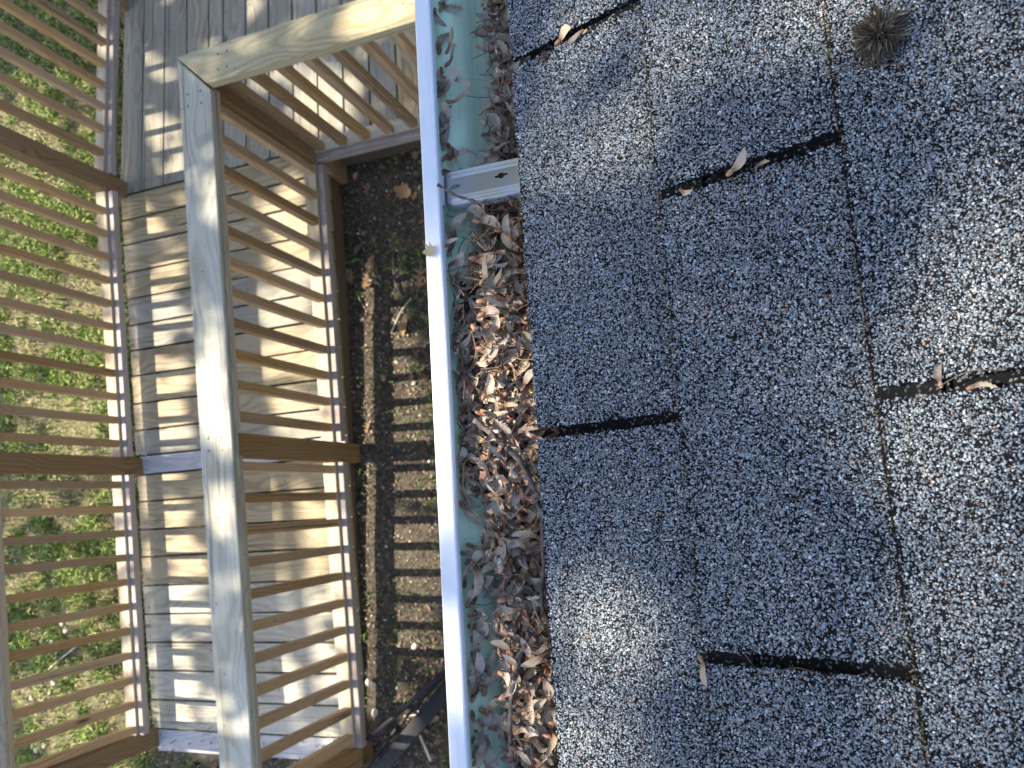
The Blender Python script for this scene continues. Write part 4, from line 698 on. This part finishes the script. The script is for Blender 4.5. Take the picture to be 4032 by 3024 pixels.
def seed_verts(L, seed):
    r = random.Random(seed); V_ = []; F_ = []; n, m_ = 7, 8; lx = .17 * L; ly = .095 * L; lz = .055 * L
    for i in range(n + 1):
        a = math.pi * i / n; prof = math.sin(a) ** .8
        for k in range(m_):
            b = 2 * math.pi * k / m_; V_.append((.11 * L - math.cos(a) * lx, .02 * L + prof * ly * math.cos(b) * (1 + .1 * r.uniform(-1, 1)), .012 * L + prof * lz * math.sin(b)))
    for i in range(n):
        for k in range(m_): F_.append((i*m_+k, i*m_+(k+1) % m_, (i+1)*m_+(k+1) % m_, (i+1)*m_+k))
    return V_, F_
WM = []
for i, (bd, wd, cu, cl, cb) in enumerate([(.24, .20, .22, .10, 0), (-.22, .23, .30, -.06, 1), (.34, .19, .12, .22, 1), (.14, .25, .40, .05, 0), (.28, .22, .25, -.14, 1), (.40, .18, .18, .12, 0), (.10, .26, .5, .2, 1), (.22, .20, .1, .3, 0)]):
    V_, F_, uv = wing_verts(1., bd, wd, cu, cl, cb, i + 3); me = bpy.data.meshes.new('maple_seed'); me.from_pydata(V_, [], F_); me.materials.append(M_wing)
    ul = me.uv_layers.new(name='UVMap'); ul.data.foreach_set('uv', [c_ for l in me.loops for c_ in uv[l.vertex_index]])
    me.polygons.foreach_set('use_smooth', [True] * len(me.polygons)); me.update()
    sv, sf = seed_verts(1., i); ms = bpy.data.meshes.new('nutlet'); ms.from_pydata(sv, [], sf); ms.materials.append(M_seed); ms.polygons.foreach_set('use_smooth', [True] * len(sf)); ms.update()
    WM.append((me, ms, V_, F_, uv, sv, sf))
def samara(p, L, rot, label, group=None, var=None):
    v = rnd.randrange(len(WM)) if var is None else var
    o = bpy.data.objects.new('maple_seed', WM[v][0]); o.location = p; fl = -1 if rnd.random() < .5 else 1; o.scale = (L, L * fl, L); o.rotation_euler = rot; tag(o, label, 'maple seed', group); COL.objects.link(o)
    c = bpy.data.objects.new('nutlet', WM[v][1]); c.parent = o; COL.objects.link(c); return o
def zf(x):
    q = sorted(inner[3:-1])
    for (a, b), (c, d) in zip(q, q[1:]):
        if a <= x <= c: return b + (d - b) * (x - a) / max(1e-6, c - a)
    return -.6565
def push(P): return max([0.] + [(-.2546 if p.z > -.5745 else -.2652) - p.x for p in P])
def hold_in(o):
    """nudge a seed so that no part of it crosses the lip"""
    bpy.context.view_layer.update(); m_ = o.matrix_world; o.location.x += push([m_ @ v.co for v in o.data.vertices])
npile = 0
for x, y, z, gcode in D['SAM']:
    if gcode == 1:
        top_ = y > .25
        L = rnd.uniform(.019, .026); hold_in(samara((max(x, -.2635), y, max(z - .004, zf(x) + .003)), L, (rnd.uniform(-.5, .5), rnd.uniform(-.4, .4), rnd.choice((-1.15, -.8, .9, 1.15, .2, -.4)) + rnd.uniform(-.3, .3)),
            'dry winged maple seed caught against the front lip ' + ('above the metal strap' if top_ else 'below the metal strap'), 'maple seeds along the front lip, ' + ('upper stretch' if top_ else 'lower stretch')))
    elif npile < 222:
        npile += 1; top_ = y > .27; L = rnd.uniform(.017, .025) if x > -.238 else rnd.uniform(.015, .020)
        x += .015 if top_ else 0; z += (.012 if not top_ else .004) if x > -.238 else .0; k_ = 1 if x > -.238 else .4; o_ = samara((max(x, -.262), y, max(z, zf(x) + .003)), L, (k_ * rnd.uniform(-.9, .9), k_ * rnd.uniform(-.5, .5), rnd.uniform(0, 6.28) if x > -.222 else rnd.uniform(-1.25, 1.25)),
            'loose dry maple seed on the gutter heap ' + ('above the metal strap' if top_ else 'below the metal strap'), 'maple seeds heaped in the gutter, ' + ('upper stretch' if top_ else 'lower stretch'))
        if x < -.22: hold_in(o_)
# deeper layer of the heap, one mesh
RBt = [(b, a) for a, b in D['RB']]; RBt.sort()
def rbx(y):
    if y <= RBt[0][0]: return RBt[0][1]
    for (a, b), (c, d) in zip(RBt, RBt[1:]):
        if a <= y <= c: return b + (d - b) * (y - a) / (c - a)
    return RBt[-1][1]
def bake(name, items, label):
    V_ = []; F_ = []; UV = []; mi = []
    for (p, L, rot) in items:
        me, ms, wv_, wf, uv, sv, sf = WM[rnd.randrange(len(WM))]; m_ = Matrix.LocRotScale(Vector(p), __import__('mathutils').Euler(rot), Vector((L, L * rnd.choice((-1, 1)), L)))
        m_.translation.x += push([m_ @ Vector(v) for v in wv_])
        o_ = len(V_); V_ += [m_ @ Vector(v) for v in wv_]; F_ += [tuple(q + o_ for q in f) for f in wf]; UV += uv; mi += [0] * len(wf)
        o_ = len(V_); V_ += [m_ @ Vector(v) for v in sv]; F_ += [tuple(q + o_ for q in f) for f in sf]; UV += [(.0, .5)] * len(sv); mi += [1] * len(sf)
    me = bpy.data.meshes.new(name); me.from_pydata([tuple(v) for v in V_], [], F_); me.materials.append(M_wing); me.materials.append(M_seed)
    ul = me.uv_layers.new(name='UVMap'); ul.data.foreach_set('uv', [c_ for l in me.loops for c_ in UV[l.vertex_index]]); me.polygons.foreach_set('material_index', mi); me.polygons.foreach_set('use_smooth', [True] * len(F_)); me.update()
    return tag(link(bpy.data.objects.new(name, me)), label, 'seeds', kind='stuff')
items = []
while len(items) < 4200:
    y = rnd.uniform(-.27, .56); l = rbx(y) + (.019 if y > .27 else (.010 if y > 0 else .016)); x = rnd.uniform(l, -.15)
    if y > .22 and rnd.random() < .15: continue
    if .17 < y < .30 and rnd.random() < .6: continue
    z = max(zf(x) + .003, (-.616 if y > .22 else -.608)) + rnd.uniform(0, .017 if x > -.245 else .008); items.append(((x, y, z), rnd.uniform(.014, .022), (rnd.uniform(-.9, .9), rnd.uniform(-.6, .6), rnd.uniform(0, 6.28) if x > -.228 else rnd.uniform(-1.3, 1.3))))
bake('seed_heap', items, 'matted layer of maple seeds under the loose ones in the gutter')
# dark muck bed
V_ = []; F_ = []; ny_, nx_ = 150, 26
for j in range(ny_ + 1):
    y = -.6 + 1.5 * j / ny_; l = rbx(y) + .008
    for i in range(nx_ + 1):
        t = i / nx_; x = l + (-.1448 - l) * t; full = .040
        z = max(zf(x) + .002 * min(1, t * 8) - .0005, -.6555 + full * min(1, t * 5)) + .005 * mn.noise(Vector((x * 70, y * 70, 0))) * min(1, t * 6)
        V_.append((x, y, z))
for j in range(ny_):
    for i in range(nx_): F_.append((j*(nx_+1)+i, j*(nx_+1)+i+1, (j+1)*(nx_+1)+i+1, (j+1)*(nx_+1)+i))
tag(meshobj('gutter_muck', V_, F_, M_muck, smooth=True), 'black rotted mulch at the bottom of the gutter', 'mulch', kind='stuff')
# thin stems / needles, one tangle
V_ = []; F_ = []
def addtube(p, r, seg=4):
    global V_, F_
    a, b = tube(p, r, seg); o_ = len(V_); V_ += a; F_ += [tuple(q + o_ for q in f) for f in b]
for i in range(620):
    zone = rnd.random()
    y = rnd.uniform(.10, .265) if zone < .5 else (rnd.uniform(.3, .56) if zone < .85 else rnd.uniform(-.22, .16))
    x = rnd.uniform(rbx(y) + (.018 if y > .28 else .004), -.165); a = rnd.uniform(0, 6.28); L = rnd.uniform(.012, .04); z = (-.602 if y > .28 else -.588) + rnd.uniform(-.008, .010)
    d = Vector((math.cos(a), math.sin(a), rnd.uniform(-.2, .2))); c = Vector((-d.y, d.x, 0)) * rnd.uniform(-.35, .35)
    p0 = Vector((x, y, z)); pts = [p0, p0 + d * L * .5 + c * L * .5, p0 + d * L]
    if min(q.x for q in pts) < -.262: continue
    addtube(smoothpath(pts, 4), rnd.uniform(.00022, .0005), 4)
tag(meshobj('stem_tangle', V_, F_, M_needle), 'tangle of thin dry flower stems caught in the gutter heap', 'stems', kind='stuff')
# twigs in the gutter
def twig(name, pts, r0, r1, label):
    P = smoothpath(pts, 5, .0003); n = len(P); rad = [r0 + (r1 - r0) * i / n + (.0005 if i % 4 == 0 else 0) for i in range(n)]
    a, b = tube(P, rad, 8, .12); c = Vector(pts[len(pts) // 2]); return tag(meshobj(name, [v - c for v in a], b, M_twig, smooth=True, loc=c), label, 'twig')
twig('twig', D['TW1'], .0023, .0015, 'long curved grey twig lying across the seed heap in the middle of the gutter')
twig('twig', D['TW2'], .0018, .0016, 'knobbly dark twig in the heap at the lower end of the gutter')
twig('twig', D['TW3'], .0012, .0009, 'thin bent twig resting on the metal hanger strap')
# crumpled leaf pieces
LMs = [leafmesh('leaf_piece', k, 1., c, M_dryleaf) for k, c in (('maple', 1.3), ('maple', .9), ('ovate', 1.4), ('maple', 1.8))]
for (x, y, z, s, rz, v, lb) in [(-.186, .232, -.590, .030, .4, 0, 'crumpled olive leaf against the shingles just below the hanger strap'), (-.196, .218, -.596, .022, 2.6, 1, 'pale grey lobed leaf piece in the heap under the hanger strap'),
    (-.225, .210, -.596, .020, 1.1, 3, 'narrow yellow green leaf piece left of the pale lobed one'), (-.214, .205, -.594, .018, 4.1, 2, 'folded tan leaf scrap in the stem tangle'), (-.222, .188, -.590, .022, 5.5, 1, 'grey green serrated leaf piece at the top of the full heap'),
    (-.198, .192, -.592, .017, .9, 0, 'dark grey pointed leaf piece near the shingle edge'), (-.204, .150, -.586, .015, 1.7, 2, 'small pale oval leaf fragment in the upper heap'), (-.180, .118, -.588, .024, 2.2, 0, 'cream leaf piece with raised veins in the sunlit part of the heap')]:
    o = bpy.data.objects.new('leaf_piece', LMs[v]); o.location = (x, y, z + (.008 if y < .2 else .003)); o.scale = (s, s, s); o.rotation_euler = (rnd.uniform(-.4, .4), rnd.uniform(-.4, .4), rz); tag(link(o), lb, 'leaf')
q = D['LIPLEAF']
o = bpy.data.objects.new('leaf_piece', LMs[0]); o.location = (q[0][0] + .0045, q[0][1], GZ + .0015); o.scale = (.0135, .014, .006); o.rotation_euler = (0, 0, 3.1); tag(link(o), 'torn pale leaf stuck on top of the white gutter lip', 'leaf')
samara((q[1][0] + .004, q[1][1], GZ + .002), .013, (.2, .5, 1.0), 'dark tipped maple seed hooked over the white lip beside the torn leaf')

# ------------------------------------------------------------------ things on the roof
RO = D['ROOFIT']
def roofrot(rz, tilt=0):
    base = Matrix((RS, Vector((0, 1, 0)), RN)).transposed(); return (base @ Matrix.Rotation(rz, 3, 'Z') @ Matrix.Rotation(tilt, 3, 'X')).to_euler()
sp = [(.020, .35, 'orange lit maple seed in the upper shingle slot nearer the gutter'), (.017, 3.3, 'curled orange seed in the upper shingle slot farther from the gutter'), (.019, .5, 'large whitish pink maple seed lying in the middle shingle slot'), (.010, .4, 'small yellow seed flake beside the large whitish seed'), (.012, 5.6, 'tiny cream seed piece at the lower end of the middle slot'), (.017, 5.2, 'tan fringed maple seed at the end of the bottom shingle slot'), (.013, .3, 'bright orange seed in the slot at the right edge of the roof'), (.012, 1.7, 'white curled scrap in the slot at the right edge of the roof')]
for p, (L, rz, lb) in zip(RO['sam'], sp): samara(Vector(p) - RS * L * .3 * math.cos(rz), L, roofrot(rz, .3), lb)
def tuft(p, r, label, name, n):
    V_ = []; F_ = []; c = Vector(p)
    for i in range(n):
        th = rnd.uniform(0, 2 * math.pi); el = abs(rnd.gauss(.42, .34)); rr = r * rnd.uniform(.6, 1.08) * (1 + .16 * math.sin(3 * th + 1) + .08 * math.sin(7 * th))
        d = RS * math.cos(th) * math.cos(el) + Vector((0, 1, 0)) * math.sin(th) * math.cos(el) + RN * math.sin(el)
        b = d.cross(RN + Vector((.01, 0, 0))).normalized() * rnd.uniform(-.45, .45) * r + RN * rnd.uniform(-.1, .1) * r
        P = [RN * .002 + d * rr * .08, d * rr * .5 + b + RN * .15 * r, d * rr * .92 + b * 1.2 - RN * .12 * r]
        P = [q_ if q_.dot(RN) > -.004 else q_ - RN * (q_.dot(RN) + .004) for q_ in P]
        a, f = tube(smoothpath(P, 2), [r*.02, r*.026, r*.026, r*.022, r*.008], 4); o_ = len(V_); V_ += a; F_ += [tuple(q_ + o_ for q_ in g_) for g_ in f]
    return tag(meshobj(name, V_, F_, M_tuft, loc=c), label, 'fuzz ball')
tuft(RO['tuft'][0], .0158, 'round fuzzy grey brown seed head lying on the upper right shingles', 'fuzz_ball', 1100)
tuft(Vector(RO['tuft'][1]) - RN * .004, .0055, 'tiny brown fluff ball in the upper slot near the gutter', 'seed_fluff', 120)
def strand(pts, r, label, mat=M_needle):
    c = Vector(pts[0]); a, f = tube(smoothpath([Vector(p) - c for p in pts], 5), r, 5); return tag(meshobj('pine_needle', a, f, mat, loc=c), label, 'needle')
strand(RO['needle'], .00035, 'thin reddish needle below the fuzzy seed head')
a = Vector(RO['sam'][5]) + RS * .03 + RN * .003
strand([a + Vector((0, .004, 0)), a + RS * .012 + Vector((0, -.005, 0)) + RN * .004, a + RS * .03 + Vector((0, -.001, 0)), a + RS * .045 + Vector((0, -.004, 0))], .0003, 'fine curled hair in the bottom shingle slot')
a = Vector(RO['sam'][7]) + RN * .003
strand([a, a + RS * .015 + Vector((0, .0055, 0)) + RN * .003, a + RS * .03 + Vector((0, .004, 0))], .0003, 'fine pale thread across the slot at the right edge of the roof')

# ------------------------------------------------------------------ the tree whose leaves throw the dappled shade
tree = empty('shade_tree', (-10.5, 5.2, zg(5))); tag(tree, 'broad leafy tree beyond the lawn that throws the dappled shade', 'tree'); TL = Vector(tree.location)
tp = [Vector((-10.5, 5.2, zg(5) - .1)), Vector((-10.4, 5.0, -1)), Vector((-10.1, 4.6, 1.2)), Vector((-9.6, 4.0, 3.2))]
a, f = tube([p - TL for p in smoothpath(tp, 4)], [.34 - .015 * i for i in range(13)], 14, .04); meshobj('trunk', a, f, M_twig, tree, smooth=True)
for k in range(7):
    b0 = tp[3 - (k % 2)] - TL; e = Vector((-8.5 + rnd.uniform(-2, 2.5), 1 + rnd.uniform(-4, 4), 4.5 + rnd.uniform(-2, 2.5))) - TL; m_ = (b0 + e) / 2 + Vector((0, 0, .8))
    P = smoothpath([b0, m_, e], 5, .05); a, f = tube(P, [.12 * (1 - .85 * i / len(P)) for i in range(len(P))], 8, .08); meshobj('limb', a, f, M_twig, tree, smooth=True)
N = 175000
e1c = rng.uniform(-3.6, 6.2, N); e2c = rng.uniform(-7.6, 4.2, N); dist = rng.uniform(6.0, 8.6, N)
LIT = np.array(D['LIT']); light = np.zeros(N)
cell = vnoise(e1c, e2c, 7., 21) + .6 * vnoise(e1c, e2c, 16., 4)
for (u, v, rv, ru, st) in LIT:
    d = ((e1c - u) / (ru + .022)) ** 2 + ((e2c - v) / (rv + .022)) ** 2 + .35 * cell
    light = np.maximum(light, np.where(d < 1, st, 0))
light = np.maximum(light, np.where((cell > .95) & (e2c < -1.2), .8, 0))
light = np.maximum(light, np.where((e2c < -4.62) & (cell > np.where((e1c > .2) & (e1c < 2.2), -.45, -.12)) & (e1c < 2.6), .95, 0))
keep = rng.uniform(0, 1, N) < np.clip(np.log(np.clip(light, .02, .999)) / -3.9, 0, 1)
# leaves reach a little past their centre, so gaps stay as wide as drawn
e1c = e1c[keep]; e2c = e2c[keep]; dist = dist[keep]; n = len(e1c)
C = np.outer(e1c, np.array(E1)) + np.outer(e2c, np.array(E2)) + np.outer(dist, np.array(S)) - np.array(TL)
nrm = rng.normal(0, .45, (n, 3)) + np.array(S) * .8; nrm /= np.linalg.norm(nrm, axis=1)[:, None]
t1 = np.cross(nrm, rng.normal(size=(n, 3))); t1 /= np.linalg.norm(t1, axis=1)[:, None]; t2 = np.cross(nrm, t1); s = rng.uniform(.028, .045, n)[:, None]
V_ = np.stack([C - t1*s*1.2, C - t1*s*.3 + t2*s*.8, C + t1*s*.5 + t2*s*.6, C + t1*s*1.4, C + t1*s*.5 - t2*s*.6, C - t1*s*.3 - t2*s*.8], 1).reshape(-1, 3)
F_ = np.arange(n)[:, None] * 6 + np.array([0, 1, 2, 3, 4, 5])
fastmesh('crown', V_, F_, M_canopy, tree, k=6)

# ------------------------------------------------------------------ lift everything to stand on the datum
for o in list(COL.objects):
    if o.parent is None and o.type in ('MESH', 'EMPTY'):
        o.location.z += ZO
        if o.type == 'MESH' and o.data.users == 1 and tuple(round(c, 6) for c in o.location[:2]) == (0, 0) and len(o.data.vertices):
            co = np.empty(len(o.data.vertices) * 3, np.float32); o.data.vertices.foreach_get('co', co); co = co.reshape(-1, 3)
            c = np.array([(co[:, 0].min() + co[:, 0].max()) / 2, (co[:, 1].min() + co[:, 1].max()) / 2, co[:, 2].min()], np.float32)
            if o.name.startswith('ground') and o.get('kind') == 'structure': continue
            co -= c; o.data.vertices.foreach_set('co', co.ravel()); o.data.update(); o.location = Vector(o.location) + Vector([float(t) for t in c])
print('objects', len(COL.objects))
